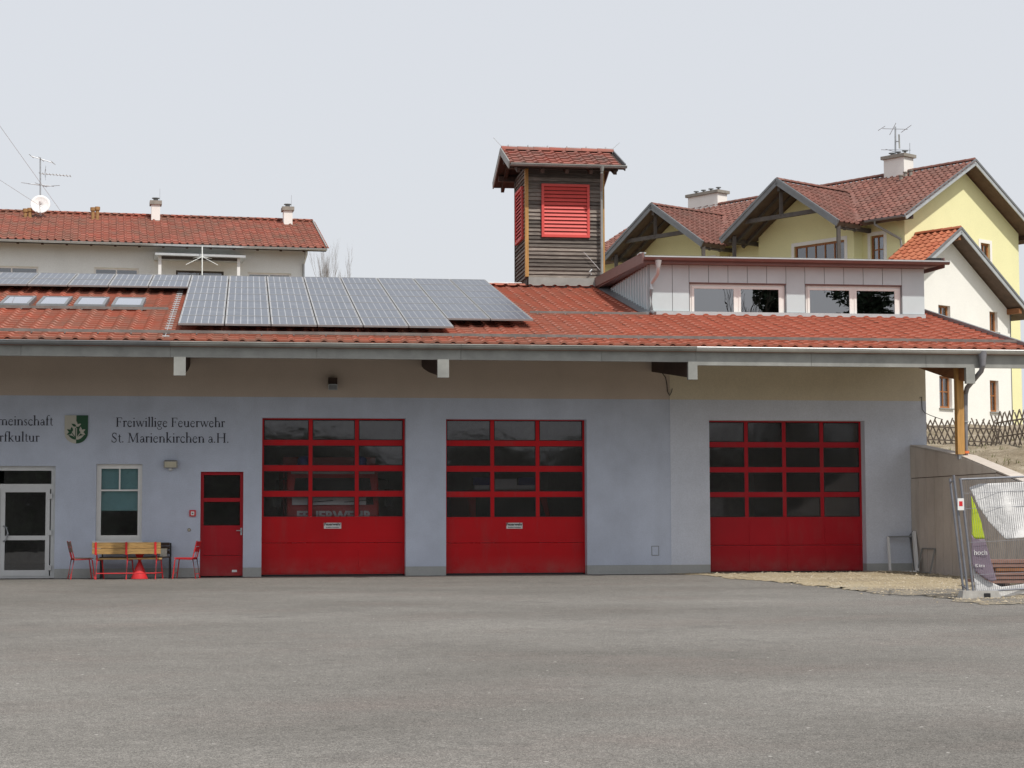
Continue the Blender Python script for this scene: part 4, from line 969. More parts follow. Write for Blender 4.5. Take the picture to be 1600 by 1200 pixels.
def bench():
    Y = -1.0; xa, xb = fx(144, 890, Y), fx(251, 890, Y); t = thing('bench', 'long wooden bench on a red tube frame, its back to the yard', 'bench', ((xa+xb)/2, Y, 0)); g0 = gz(Y)
    for i, q in enumerate((150, 197.5, 243)):
        x = fx(q, 880, Y)
        MB().tube([(x, Y-.04, g0), (x+.02, Y+.02, .43+g0), (x, Y-.06, .80+g0)], .015, 8).build('rear_leg', 'red_tube', t, True)
        MB().tube([(x+.02, Y+.02, .41+g0), (x+.10, Y+.36, .41+g0), (x+.14, Y+.42, g0)], .015, 8).build('front_leg', 'red_tube', t, True)
        MB().bar((x, Y-.088, .53+g0), (x, Y-.115, .80+g0), .045, .01, (0, 1, 0)).build('back_strap', 'red_tube', t)
    MB().tube([(fx(150, 880, Y), Y-.03, .13+g0), (fx(243, 880, Y), Y-.03, .13+g0)], .011, 8).tube([(fx(243, 880, Y), Y-.03, .13+g0), (fx(253, 880, Y), Y+.4, .13+g0)], .011, 8).build('stretcher', 'red_tube', t, True)
    for z in (.545, .675): MB().hexa([(xa, Y-.08, z+g0), (xb, Y-.08, z+g0), (xb, Y-.05, z+g0), (xa, Y-.05, z+g0), (xa, Y-.10, z+g0+.12), (xb, Y-.10, z+g0+.12), (xb, Y-.07, z+g0+.12), (xa, Y-.07, z+g0+.12)]).build('back_plank', 'wood_bench', t)
    for k in range(3): box('seat_plank', 'wood_bench', t, xa+.06, xb+.02, Y+.02+k*.125, Y+.135+k*.125, .425+g0, .455+g0)
bench()
def dark_bench():
    Y = -.42; xa, xb = fx(156, 890, Y), fx(269, 890, Y); t = thing('bench', 'dark slatted bench with black metal ends standing against the wall', 'bench', ((xa+xb)/2, Y, 0))
    for x in (xa+.03, xb-.05):
        m = MB(); m.bar((x, -.12, 0), (x, -.12, .76), .035, .05, (0, 1, 0)); m.bar((x, -.58, 0), (x, -.58, .44), .035, .05, (0, 1, 0)); m.bar((x, -.605, .42), (x, -.146, .42), .03, .04); m.build('bench_end', 'black', t)
    for z in (.52, .62, .70): box('back_slat', 'wood_dark', t, xa, xb-.07, -.155, -.13, z, z+.07)
    for k in range(4): box('seat_slat', 'wood_dark', t, xa, xb-.03, -.60+k*.11, -.51+k*.11, .442, .465)
    c = fx(255, 870, -.4); b = thing('cardboard_box', 'small pale box on the dark bench behind the wooden bench', 'box', (c, -.4, .467))
    box('box_body', 'crest_white', b, c-.07, c+.08, -.45, -.3, .467, .62); box('box_lid', 'lamp_glass', b, c-.075, c+.085, -.455, -.295, .62, .64)
dark_bench()
c = fx(218, 890, -.72); t = thing('hourglass_table', 'small shiny red hourglass shaped metal table behind the wooden bench', 'table', (c, -.72, gz(-.72)))
MB().lathe((c, -.72, gz(-.72)), [(.185, 0), (.185, .012), (.035, .375), (.03, .39)], 28).build('cone_foot', 'red_tube', t, True)
MB().lathe((c, -.72, gz(-.72)), [(.03, .39), (.045, .41), (.10, .54), (.14, .62)], 28).build('funnel', 'red_tube', t, True); MB().lathe((c, -.72, gz(-.72)), [(.17, .62), (.18, .63), (.18, .645), (.17, .65)], 28).build('table_top', 'red_tube', t, True)

# ================================================================== CONSTRUCTION CORNER
def lean_frame():
    t = thing('window_frame', 'white steel frame box leaning on the wall between third gate and concrete wall', 'frame', (fx(1410, 890, -.4), -.4, 0))
    def bar(a, b, w, d, mat, nm): MB().bar(a, b, w, d, (0, 1, 0)).build(nm, mat, t)
    P = lambda x, y, Y: aY(x, y, Y)
    a, b, c, d = P(1387.5, 839, -.12), P(1391, 894, -.5), P(1433, 893, -.75), P(1428, 831, -.3)
    bar(b, a, .05, .05, 'white_paint', 'upright'); bar(a, P(1426, 838, -.25), .04, .05, 'zinc_dark', 'top_bar'); bar(c, d, .06, .10, 'white_paint', 'upright'); bar(b, c, .04, .05, 'white_paint', 'bottom_bar')
    bar(d, P(1422, 839, -.03), .05, .06, 'zinc_dark', 'return_bar'); bar(P(1422, 839, -.03), P(1429, 893, -.35), .02, .04, 'zinc_dark', 'upright')
    t = thing('mesh_frame', 'thin grey frame leaning against the concrete wall', 'frame', (WX-.1, -1, 0)); Y0, Y1 = -.75, -1.55
    for p, q in (((WX-.16, Y0, 0), (WX-.03, Y0, .56)), ((WX-.16, Y1, 0), (WX-.03, Y1, .56)), ((WX-.03, Y0, .56), (WX-.03, Y1, .56)), ((WX-.16, Y0, .02), (WX-.16, Y1, .02))): MB().bar(p, q, .03, .03, (1, 0, 0)).build('frame_bar', 'zinc', t)
lean_frame()
def site_fence():
    base = aG(1516, 936); Y = base.y; ang = R(-4.2); H_, L_ = 2.0, 3.5
    ax = V((math.cos(-ang), .12, math.sin(-ang)*.55)).normalized(); uz = V((-math.sin(-ang)*1.35, 0, math.cos(ang))).normalized(); o = V((base.x+.06, Y, gz(Y)+.10))
    def p(s, h, off=0): return o+ax*s+uz*h+V((0, off, 0))
    t = thing('site_fence', 'leaning galvanised mesh site fence panel with torn banners', 'fence', (base.x, Y, gz(Y)), )
    r = .021
    MB().tube([p(0, -.05), p(0, H_-.06)], r, 10).build('post', 'fence_steel', t, True); MB().tube([p(L_, 0), p(L_, H_)], r, 10).build('post', 'fence_steel', t, True)
    MB().tube([p(-.02, H_-.08), p(L_, H_-.08)], .017, 8).build('top_rail', 'fence_steel', t, True); MB().tube([p(.0, .02), p(L_, .02)], .017, 8).build('bottom_rail', 'fence_steel', t, True)
    wm = MB().tube([(0, 0, 0), (0, 0, H_-.12)], .003, 5, False).mesh('vertical_wire', 'fence_steel'); rot = V((0, 0, 1)).rotation_difference(uz).to_euler()
    k = 1
    while k*.038 < 3.45:
        put('vertical_wire', wm, t, None, p(k*.038, .03), rot); k += 1
    for h in (.3, .85, 1.42, 1.68): MB().tube([p(0, h), p(L_, h)], .003, 5, False).build('cross_wire', 'fence_steel', t)
    # neighbouring post of the next panel
    t2 = thing('site_fence', 'second fence panel folded back behind the leaning site fence, only its post showing', 'fence', (base.x-.1, Y, gz(Y)))
    q = lambda h, s=0: V((base.x-.02-.105*h+s*.35, Y+.04+s, gz(Y)+.06+h))
    MB().tube([q(-.02), q(2.02)], .021, 10).build('post', 'fence_steel', t2, True); MB().tube([q(1.93), q(1.93, 1.6)], .017, 8).tube([q(.1), q(.1, 1.6)], .017, 8).build('rail', 'fence_steel', t2, True); MB().tube([q(0, 1.6), q(2.0, 1.6)], .021, 10).build('post', 'fence_steel', t2, True)
    b = thing('fence_foot', 'grey concrete block foot holding the site fence posts', 'fence foot', (base.x, Y, gz(Y))); X = base.x
    MB().hexa([(X-.2, Y-.14, gz(Y)-.02), (X+.5, Y-.14, gz(Y)-.02), (X+.5, Y+.12, gz(Y)-.02), (X-.2, Y+.12, gz(Y)-.02), (X-.16, Y-.1, gz(Y)+.14), (X+.46, Y-.1, gz(Y)+.14), (X+.46, Y+.08, gz(Y)+.14), (X-.16, Y+.08, gz(Y)+.14)]).build('block', 'conc_block', b)
    box('slot', 'black', b, X+.2, X+.3, Y-.142, Y-.1, gz(Y)+.005, gz(Y)+.1)
    s = thing('safety_sign', 'small red and white warning tag wired to the fence post', 'sign', p(-.05, 1.6)); c = p(-.06, 1.5, -.03)
    box('plate', 'white_paint', s, c.x-.055, c.x+.055, c.y-.004, c.y, c.z-.1, c.z+.1); box('mark', 'red_tube', s, c.x-.03, c.x+.03, c.y-.008, c.y-.0045, c.z-.03, c.z+.05)
    # banners: folded cloth behind the mesh
    def cloth(nm, pix, mat, lab, dy=.10, amp=.014, th=.004, cat='banner', f=7):
        pts = [aY(x, y, Y+dy) for x, y in pix]; n = len(pts); xs = [q.x for q in pts]; zs = [q.z for q in pts]; P2 = list(zip(xs, zs)); stp = .04
        idx = {}; vs = []; fs = []
        def vid(x, z):
            k = (round(x, 4), round(z, 4))
            if k not in idx: idx[k] = len(vs); vs.append((x, Y+dy+amp*math.sin(f*x+2.2*z)+amp*.8*math.sin(3.1*z-5*x)+amp*hn(x, z, 2.5), z))
            return idx[k]
        bm_ = bmesh.new(); vv = [bm_.verts.new((x, 0, z)) for x, z in P2]; bm_.faces.new(vv)
        for axis, lo, hi in ((0, min(xs), max(xs)), (2, min(zs), max(zs))):
            c = lo+stp
            while c < hi:
                co = [0, 0, 0]; co[axis] = c; no = [0, 0, 0]; no[axis] = 1
                bmesh.ops.bisect_plane(bm_, geom=bm_.verts[:]+bm_.edges[:]+bm_.faces[:], plane_co=co, plane_no=no); c += stp
        for v_ in bm_.verts: v_.co.y = Y+dy+amp*math.sin(f*v_.co.x+2.2*v_.co.z)+amp*.8*math.sin(3.1*v_.co.z-5*v_.co.x)+amp*hn(v_.co.x, v_.co.z, 2.5)
        me = bpy.data.meshes.new(nm); bm_.to_mesh(me); bm_.free(); me.materials.append(MT[mat]); me.polygons.foreach_set('use_smooth', [True]*len(me.polygons))
        ob = put(nm, me); md = ob.modifiers.new('thick', 'SOLIDIFY'); md.thickness = th
        if lab: tag(ob, lab, cat)
        return ob
    cloth('tarpaulin', [(1515, 762), (1530, 756), (1620, 752), (1700, 750), (1700, 840), (1600, 840), (1572, 843), (1545, 815), (1528, 790), (1522, 775)], 'banner_white', 'torn white tarpaulin hanging high on the site fence', .12, .016)
    cloth('tarpaulin', [(1518, 878), (1524, 894), (1540, 906), (1565, 917), (1600, 912), (1700, 905), (1700, 926), (1600, 928), (1560, 934), (1525, 931)], 'banner_white', 'white tarpaulin strip sagging along the bottom of the site fence', .16, .02)
    bt = thing('banner', 'lime green and purple grey cloth banner hanging on the site fence', 'banner', aY(1530, 905, Y+.09))
    for pix, m in (([(1518, 775), (1524, 790), (1533, 815), (1539, 842), (1523, 842), (1518, 835)], 'banner_lime'), ([(1517, 835), (1523, 842.3), (1539, 842.3), (1548, 872), (1557, 906), (1550, 909), (1538, 903), (1524, 893), (1517.5, 878)], 'banner_purple')):
        ob = cloth('banner_cloth', pix, m, None, .09, .012); ob.parent = bt; ob.matrix_parent_inverse = Matrix.Translation(-bt.location)
    for txt, x, y, s in (('hoch', 1521.5, 867, .125), ('Klima', 1524, 886, .075)):
        me = text_mesh(txt, s, 'banner_white', 0, 'LEFT', .002); q = aY(x, y, Y+.052); put('banner_text', me, bt, None, q, (R(90), 0, R(2)))
    # timber stack behind
    yb = -8.6; xl = aG(1548, 917).x; xl = aY(1546, 905, yb).x; n = 0; rs = random.Random(4)
    for lv in range(6):
        for k in range(4):
            y = yb+k*.24; z = gz(yb)+.10+lv*.075; dx = rs.uniform(-.12, .12)+lv*.015
            o_ = MB().box(xl+dx, min(xl+dx+3.2, 20), y+.01, y+.22, z+.004, z+.06+rs.uniform(-.004, .004)).build('timber_plank', 'wood_chair' if rs.random() < .7 else 'wood_beam')
            tag(o_, ['bottom', 'second', 'third', 'fourth', 'fifth', 'top'][lv]+' layer plank of the timber stack behind the site fence, '+['front', 'second', 'third', 'rear'][k]+' row', 'plank', 'planks of the timber stack')
    for x in (xl+.3, xl+1.5): tag(box('stacking_block', 'wood_dark', None, x, x+.1, yb-.02, yb+.98, gz(yb)-.01, gz(yb)+.102), 'squared timber under the plank stack, '+('left one' if x < xl+1 else 'right one'), 'timber', 'stacking timbers')
site_fence()

# ================================================================== VEHICLES IN THE HALL
def vehicle(name, label, cx, yf, W_, Hc, L_, truck):
    t = thing(name, label, name.replace('_', ' '), (cx, yf+L_/2, 0)); h = W_/2
    m = MB(); prof = [(yf, .45), (yf+.02, 1.5), (yf+.25, Hc-.15), (yf+.4, Hc), (yf+1.9, Hc), (yf+1.9, .45)] if truck else [(yf, .4), (yf, 1.0), (yf+.9, 1.22), (yf+1.6, Hc-.1), (yf+1.9, Hc), (yf+L_, Hc), (yf+L_, .4)]
    m.prism([(cx-h, a, b) for a, b in prof], (W_, 0, 0)); b = m.build('cab' if truck else 'body', 'truck_red', t)
    md = b.modifiers.new('bev', 'BEVEL'); md.width = .07; md.segments = 3
    if truck:
        box('equipment_body', 'truck_red', t, cx-h-.05, cx+h+.05, yf+2.0, yf+L_, .6, Hc+.25)
        w = MB(); w.hexa([(cx-h+.12, yf+.02, 1.60), (cx+h-.12, yf+.02, 1.60), (cx+h-.12, yf+.06, 1.60), (cx-h+.12, yf+.06, 1.60), (cx-h+.2, yf+.215, Hc-.28), (cx+h-.2, yf+.215, Hc-.28), (cx+h-.2, yf+.26, Hc-.28), (cx-h+.2, yf+.26, Hc-.28)]); w.build('windscreen', 'screen', t)
        w = MB(); w.hexa([(cx-h+.12, yf-.02, 1.60), (cx+h-.3, yf-.02, 1.60), (cx+h-.3, yf+.05, 1.60), (cx-h+.12, yf+.05, 1.60), (cx-h+.12, yf+.02, 1.78), (cx+h-.3, yf+.02, 1.78), (cx+h-.3, yf+.09, 1.78), (cx-h+.12, yf+.09, 1.78)]); w.build('dashboard_cover', 'truck_white', t)
        box('light_bar', 'truck_white', t, cx-.95, cx+.95, yf+.12, yf+.3, Hc-.19, Hc-.13)
        for s in (-1, 1): MB().lathe((cx+s*.65, yf+.55, Hc+.0), [(.15, 0), (.15, .16), (.1, .22), (0.02, .24)], 14).build('beacon', 'blue_lens', t, True)
        for s in (-1, 1):
            MB().tube([(cx+s*h, yf+.2, Hc-.3), (cx+s*(h+.22), yf-.05, Hc-.35), (cx+s*(h+.22), yf-.05, 1.5)], .02, 6).build('mirror_arm', 'black', t); box('mirror', 'black', t, cx+s*(h+.22)-.1, cx+s*(h+.22)+.1, yf-.1, yf-.02, 1.55, 1.95)
        for x in (-.5, .25): MB().bar((cx+x, yf-.05, 1.66), (cx+x+.5, yf-.03, 1.70), .015, .015).build('wiper', 'black', t)
        put('front_lettering', text_mesh('FEUERWEHR', .30, 'truck_white', .012), t, None, (cx+.02, yf-.012, 1.245), (R(90), 0, 0))
        box('bumper', 'truck_white', t, cx-h-.02, cx+h+.02, yf-.12, yf+.2, .35, .65)
    else:
        w = MB(); w.hexa([(cx-h+.12, yf+.88, 1.24), (cx+h-.12, yf+.88, 1.24), (cx+h-.12, yf+.93, 1.22), (cx-h+.12, yf+.93, 1.22), (cx-h+.2, yf+1.52, Hc-.16), (cx+h-.2, yf+1.52, Hc-.16), (cx+h-.2, yf+1.57, Hc-.18), (cx-h+.2, yf+1.57, Hc-.18)]); w.build('windscreen', 'screen', t)
        box('light_bar', 'truck_white', t, cx-.75, cx+.75, yf+2.0, yf+2.3, Hc+.01, Hc+.11)
        for s in (-1, 1): box('beacon', 'blue_lens', t, cx+s*.56-.22, cx+s*.56+.22, yf+2.02, yf+2.28, Hc+.11, Hc+.30)
        box('light_bar_centre', 'truck_white', t, cx-.3, cx+.3, yf+2.04, yf+2.26, Hc+.11, Hc+.26); box('bumper', 'black', t, cx-h, cx+h, yf-.1, yf+.1, .3, .55)
    for s in (-1, 1):
        box('headlight', 'truck_white', t, cx+s*(h-.28)-.16, cx+s*(h-.28)+.16, yf-.03, yf+.05, .7, .9)
        for yv in (yf+.75, yf+L_-1.1):
            wh = MB().tube([(cx+s*(h-.28), yv, .42), (cx+s*(h+.01), yv, .42)], .42, 20).build('wheel', 'black', t, True); MB().tube([(cx+s*(h-.02), yv, .42), (cx+s*(h+.02), yv, .42)], .22, 14).build('rim', 'steel', wh)
vehicle('fire_truck', 'red fire truck lettered FEUERWEHR parked behind the first gate', fx(520, 780, .7), .56, 2.1, 2.5, 7.0, True)
vehicle('fire_van', 'red van with blue light bar parked behind the second gate', fx(788, 780, 3.1), 1.0, 1.95, 1.98, 5.2, False)

# ================================================================== HOUSES BEHIND
def cut(obj, mb):
    cm = mb.mesh('cutter', None); co = bpy.data.objects.new('cutter', cm); col.objects.link(co)
    md = obj.modifiers.new('cut', 'BOOLEAN'); md.operation = 'DIFFERENCE'; md.object = co; md.solver = 'EXACT'
    bpy.context.view_layer.update(); dg = bpy.context.evaluated_depsgraph_get(); me = bpy.data.meshes.new_from_object(obj.evaluated_get(dg))
    obj.modifiers.clear(); obj.data = me; bpy.data.objects.remove(co)
def lattice_window(parent, c0, ux, w, zb, zt, nrm, mat='wood_window', bars=1, sill=True, deep=.14, surround=None, wall=None):
    """window: c0 lower left corner on the wall face, ux along the wall, nrm outwards"""
    ux, nrm = V(ux).normalized(), V(nrm).normalized(); h = zt-zb; up = V((0, 0, 1)); c0 = V((c0[0], c0[1], zb))
    def bx(m, a, b, c, d, e, f): 
        q = lambda s, n_, z: c0+ux*s+nrm*n_+up*z
        m.hexa([q(a, c, e), q(b, c, e), q(b, d, e), q(a, d, e), q(a, c, f), q(b, c, f), q(b, d, f), q(a, d, f)]); return m
    if wall: cut(wall, bx(MB(), 0, w, -deep-.05, .2, 0, h)); off = -.12
    else: off = deep+.01
    c0 = c0+nrm*(off+.0) if not wall else c0
    fr = MB(); t_ = .075
    f0 = -deep+.07
    bx(fr, 0, t_, -deep, f0, 0, h); bx(fr, w-t_, w, -deep, f0, 0, h); bx(fr, t_, w-t_, -deep, f0, h-t_, h); bx(fr, t_, w-t_, -deep, f0, 0, t_)
    o = fr.build('window', mat, parent)
    n = bars
    for k in range(1, n+1): bx(MB(), t_+(w-2*t_)*k/(n+1)-.025, t_+(w-2*t_)*k/(n+1)+.025, -deep+.02, f0-.005, t_, h-t_).build('glazing_bar', mat, o)
    if h > 1.0: bx(MB(), t_, w-t_, -deep+.025, f0-.008, h*.52-.022, h*.52+.022).build('glazing_bar', mat, o)
    bx(MB(), t_, w-t_, -deep+.03, -deep+.036, t_, h-t_).build('pane', 'glass_house', o)
    bx(MB(), t_, w-t_, -deep-.04, -deep-.03, t_, h-t_).build('curtain', 'conc_block', o)
    if sill: bx(MB(), -.05, w+.05, -.02, .07, -.05, -.005).build('sill', 'zinc', o)
    if surround:
        s = MB(); bx(s, -.14, -.0, .003, .014, -.0, h+.14); bx(s, w, w+.14, .003, .014, 0, h+.14); bx(s, 0, w, .003, .014, h, h+.14); s.build('surround', surround, o)
    return o

# ---- long house on the left
hb = R(4.5); g2 = V((math.cos(hb), math.sin(hb), 0)); r2 = V((-math.sin(hb), math.cos(hb), 0)); EE = V((3.205, 32.71, 12.2))
lh = thing('long_house', 'long cream apartment house with red tiled roof and two white chimneys behind the solar panels', 'building', (EE.x-9, EE.y+5, 4))
def L(s, b, z): return EE+g2*s+r2*b+V((0, 0, z-EE.z))
LL = 26.0; rz2 = 14.06
lwall = MB().prism([L(-LL, .85, 3.5), L(-.78, .85, 3.5), L(-.78, .85, 12.3), L(-LL, .85, 12.3)], r2*8.3).build('wall', 'cream', lh)
MB().prism([L(-.78, .85, 12.3), L(-.78, 9.15, 12.3), L(-.78, 5, 13.85)], -g2*(LL-.78)).build('gable_wall', 'cream', lh)
for sg in (1, -1):
    b0 = 0 if sg > 0 else 10
    P = [L(-LL, b0, 12.2), L(0, b0, 12.2), L(0, 5, rz2), L(-LL, 5, rz2)]
    roof_slab(P, .14, 'roof_deck', 'wood_grey', lh); pl, u, v, n = tile_places(P, g2, .30, .34); tile_stuff('roof_tiles', pl, u, v, n, 'tile_left', lh, tile_arrays(.30, .34, .05, .03, .035), rnd)
    MB().bar(L(.01, b0, 12.2), L(.01, 5, rz2), .05, .16).build('verge_flashing', 'zinc', lh)
rm = half_round(.11, .42).mesh('ridge_tile', 'tile_left', True)
for k in range(int(LL/.4)): put('ridge_tile', rm, lh, None, L(-LL+k*.4, 5, rz2+.02), (0, 0, hb))
m = MB(); k = 9; a = [math.pi+math.pi*i/k for i in range(k+1)]; vs = [L(s, -.06, 12.17)+r2*(.08*math.cos(t))+V((0, 0, .08*math.sin(t))) for s in (-LL, .02) for t in a]; m.add(vs, [(i, i+1, k+2+i, k+1+i) for i in range(k)]); m.build('gutter', 'zinc_light', lh, True)
for i in range(28): MB().bar(L(-.9-i*.93, .02, 12.08), L(-.9-i*.93, 1.2, 12.45), .1, .12).build('rafter_end', 'wood_dark', lh)
def Lx(x, y, b): return on_plane(x, y, L(0, b, 0), r2)
def Ls(x, y, b=.85): return (Lx(x, y, b)-EE).dot(g2)
nr2 = -r2
for (xa, xb, yt) in ((-24, 60, 414.5), (147, 217, 417.5), (387, 455, 425.5)):
    p0, p1 = Lx(xa, yt, .85), Lx(xb, yt, .85); o = lattice_window(lh, p0, g2, (p1-p0).length, p0.z-1.35, p0.z, nr2, 'pvc', 1, True, .16, None, lwall)
def canopy():
    p0, p1 = Lx(250, 400, -.5), Lx(373, 404, -.5); t = lh
    a = p0-g2*.2; b = p1+g2*.25
    c = MB(); c.hexa([a-r2*.3, b-r2*.3, b+r2*1.35, a+r2*1.35, a-r2*.3+V((0, 0, .09)), b-r2*.3+V((0, 0, .09)), b+r2*1.35+V((0, 0, .25)), a+r2*1.35+V((0, 0, .25))]); o = c.build('balcony_canopy', 'zinc_light', lh)
    for q in (p0, p1): MB().bar(q+V((0, 0, -3)), q+V((0, 0, .05)), .12, .12, (0, 1, 0)).build('canopy_post', 'white_paint', o)
    MB().bar(p0-V((0, 0, .06)), p1-V((0, 0, .06)), .08, .1).build('canopy_beam', 'wood_grey', o)
    q = Lx(275, 422, .85); lattice_window(lh, q, g2, 1.9, q.z-2.1, q.z, nr2, 'wood_grey', 1, False, .16, None, lwall)
    d = thing('clothes_airer', 'folding clothes airer with crossed arms on the balcony of the long house', 'airer', Lx(316, 430, -1.0)); b_ = -1.0
    MB().tube([Lx(316, 440, b_)-V((0, 0, .5)), Lx(316, 385, b_)], .022, 8).build('pole', 'cream', d, True)
    for x, y in ((291, 415), (341, 416), (301, 401), (331, 402), (316, 398)): MB().tube([Lx(316, 401, b_), Lx(x, y, b_)+V((0, -.3 if y > 410 else .4, 0))], .011, 6).build('arm', 'cream', d)
canopy()
m = MB().tube([Lx(479, 389, .2), Lx(479, 397, .25), Lx(474, 413, .75), Lx(474, 470, .75)], .05, 8); m.build('downpipe', 'zinc_light', lh, True)
def chimney_l(x0, x1, yt, s_label):
    b = 4.2; p0, p1 = Lx(x0, 345, b), Lx(x1, 345, b); w = (p1-p0).length; zt = Lx(x0, yt, b).z; t = thing('chimney', s_label, 'chimney', p0)
    def q(s, d, z): return (lambda v_: v_)(V((p0.x, p0.y, 0))+g2*s+r2*d+V((0, 0, z)))
    def bx(nm, mat, s0, s1, d0, d1, z0, z1): MB().hexa([q(s0, d0, z0), q(s1, d0, z0), q(s1, d1, z0), q(s0, d1, z0), q(s0, d0, z1), q(s1, d0, z1), q(s1, d1, z1), q(s0, d1, z1)]).build(nm, mat, t)
    bx('shaft', 'chimney_white', 0, w, 0, .5, 13.2, zt); bx('cap', 'chimney_cap', -.07, w+.07, -.07, .57, zt, zt+.16)
    MB().tube([q(w/2, .25, zt+.16), q(w/2, .25, zt+.26)], .1, 10).build('flue', 'zinc_dark', t); MB().tube([q(w/2, .25, zt+.28), q(w/2, .25, zt+.31)], .16, 12).build('flue_hood', 'zinc_dark', t)
    MB().tube([q(w, .5, zt), q(w, .5, zt+.75)], .008, 5).build('lightning_rod', 'steel', t)
chimney_l(236.5, 250, 319, 'slim white chimney with grey cap near the middle of the long house roof')
chimney_l(443.5, 457, 328.5, 'slim white chimney near the right end of the long house roof')
for i, (x, lab) in enumerate(((39.5, 'ochre vent pipe left of the satellite dish, outer one'), (46.5, 'ochre vent pipe nearest the satellite dish'), (145, 'ochre vent pipe right of the dish, left of a pair'), (152, 'ochre vent pipe right of the dish, right of a pair'))):
    p = Lx(x, 344, 4.1); t = thing('vent_pipe', lab, 'vent pipe', p, 'roof vent pipes'); zt = Lx(x, 330-i, 4.1).z
    MB().tube([p-V((0, 0, .2)), V((p.x, p.y, zt))], .075, 10).build('pipe', 'vent', t, True); MB().tube([V((p.x, p.y, zt-.04)), V((p.x, p.y, zt+.1))], .11, 10).build('cap', 'vent', t, True)
def antenna_l():
    b = 4.6; P = lambda x, y: Lx(x, y, b); t = thing('aerial_mast', 'tall aerial mast with three antennas on the left house roof', 'antenna', P(63, 335))
    MB().tube([P(63, 345), P(63, 246)], .032, 8).build('mast', 'steel', t, True)
    def yagi(a, c, els, nm, r=.012):
        a, c = P(*a), P(*c); m = MB(); m.tube([a, c], r*1.3, 6)
        for f_, dx, dy, l in els:
            q = a.lerp(c, f_); d = (r2*dy+g2*dx).normalized()*l; m.tube([q-d, q+d], r, 5)
        m.build(nm, 'steel', t)
    yagi((49, 244), (83, 254.5), [(0, .2, 1, .4), (.45, .2, 1, .5), (1, .2, 1, .4)], 'antenna'); yagi((62, 271), (110, 275), [(i/9, .1, 1, .22) for i in range(10)], 'antenna')
    m = MB()
    for a in (-35, -15, 15, 35): m.tube([P(70, 271), P(70, 271)+V((.15, -.1, .32*math.sin(R(a*2))))+g2*-.1], .008, 5)
    m.build('reflector', 'steel', t); yagi((44, 287), (84, 291), [(.1, .9, .6, .45), (.5, .5, 1, .5), (.9, .9, -.5, .4)], 'antenna')
    d = thing('satellite_dish', 'round white satellite dish on the left house roof', 'satellite dish', P(63, 345)); c = Lx(63, 319, 4.0); n_ = V((.05, -1, .25)).normalized(); a = n_.cross(V((0, 0, 1))).normalized(); u_ = a.cross(n_)
    rr = .40; m = MB(); rings = [(0, -.10), (.45, -.08), (.8, -.035), (1, 0)]; vs = []; N = 26
    for q, dpt in rings: vs += [c+(a*math.cos(2*math.pi*k/N)+u_*math.sin(2*math.pi*k/N))*rr*max(q, .01)+n_*dpt for k in range(N)]
    m.add(vs, [(i*N+k, i*N+(k+1) % N, (i+1)*N+(k+1) % N, (i+1)*N+k) for i in range(3) for k in range(N)]); o = m.build('reflector', 'dish', d, True); md = o.modifiers.new('t', 'SOLIDIFY'); md.thickness = .012
    MB().tube([c-u_*.38, c-u_*.2+n_*.3, c+n_*.42-u_*.05], .015, 6).build('feed_arm', 'steel', d, True); MB().tube([c+n_*.42-u_*.05, c+n_*.34-u_*.03], .04, 10).build('receiver', 'dish', d)
    MB().tube([c-n_*.1, c-n_*.35-V((0, 0, .35)), Lx(66, 343, 4.5)], .03, 8).build('dish_arm', 'dish', d, True)
antenna_l()

# ---- yellow house with white wing on the right
ha = R(32.9); hg = V((math.cos(ha), math.sin(ha), 0)); hr = V((-math.sin(ha), math.cos(ha), 0)); HO = V((24.557, 24.538, 0))
def W(a, b, z): return HO+hg*a+hr*b+V((0, 0, z))
yh = thing('yellow_house', 'large yellow house with brown red gabled roofs and balconies above the dormer', 'building', W(4, 6, 4))
AR, ZR, ZE = 3.74, 15.1, 12.5; tp = (ZR-ZE)/(AR+.76); LB = 17.0
def mz(a): return ZR-abs(a-AR)*tp
ywall = MB().prism([W(0, 0, 3), W(2*AR, 0, 3), W(2*AR, 0, mz(2*AR)-.25), W(AR, 0, ZR-.25), W(0, 0, mz(0)-.25)], hr*LB).build('wall', 'yellow_wall', yh)
AT = tile_arrays(.30, .34, .05, .035, .04)
def add_roof(P, along, mat, parent, slabmat='wood_soffit', th=.16):
    roof_slab(P, th, 'roof_deck', slabmat, parent); pl, u, v, n = tile_places(P, along, .30, .34); tile_stuff('roof_tiles', pl, u, v, n, mat, parent, AT, rnd)
# cross gables towards the yard
GAB = [dict(b=4.38, hw=2.95, a=-2.17, z=14.33), dict(b=11.2, hw=2.85, a=-2.17, z=14.25)]
aev = -.76
def val(G, s): # valley foot where cross roof eave meets main eave
    return None
left = [W(aev, -.6, mz(aev))]
for G in GAB:
    G['ze'] = 12.36; G['tp'] = (G['z']-G['ze'])/G['hw']; G['atop'] = AR-(ZR-G['z'])/tp
    zlow = mz(aev); db = (G['z']-zlow)/G['tp']
    left += [W(aev, G['b']-db, zlow), W(G['atop'], G['b'], G['z']), W(aev, G['b']+db, zlow)]
left += [W(aev, LB+.6, mz(aev)), W(AR, LB+.6, ZR), W(AR, -.6, ZR)]
add_roof(left, hr, 'tile_brown', yh)
ar = 2*AR+.76; add_roof([W(ar, -.6, mz(ar)), W(ar, LB+.6, mz(ar)), W(AR, LB+.6, ZR), W(AR, -.6, ZR)], hr, 'tile_brown', yh)
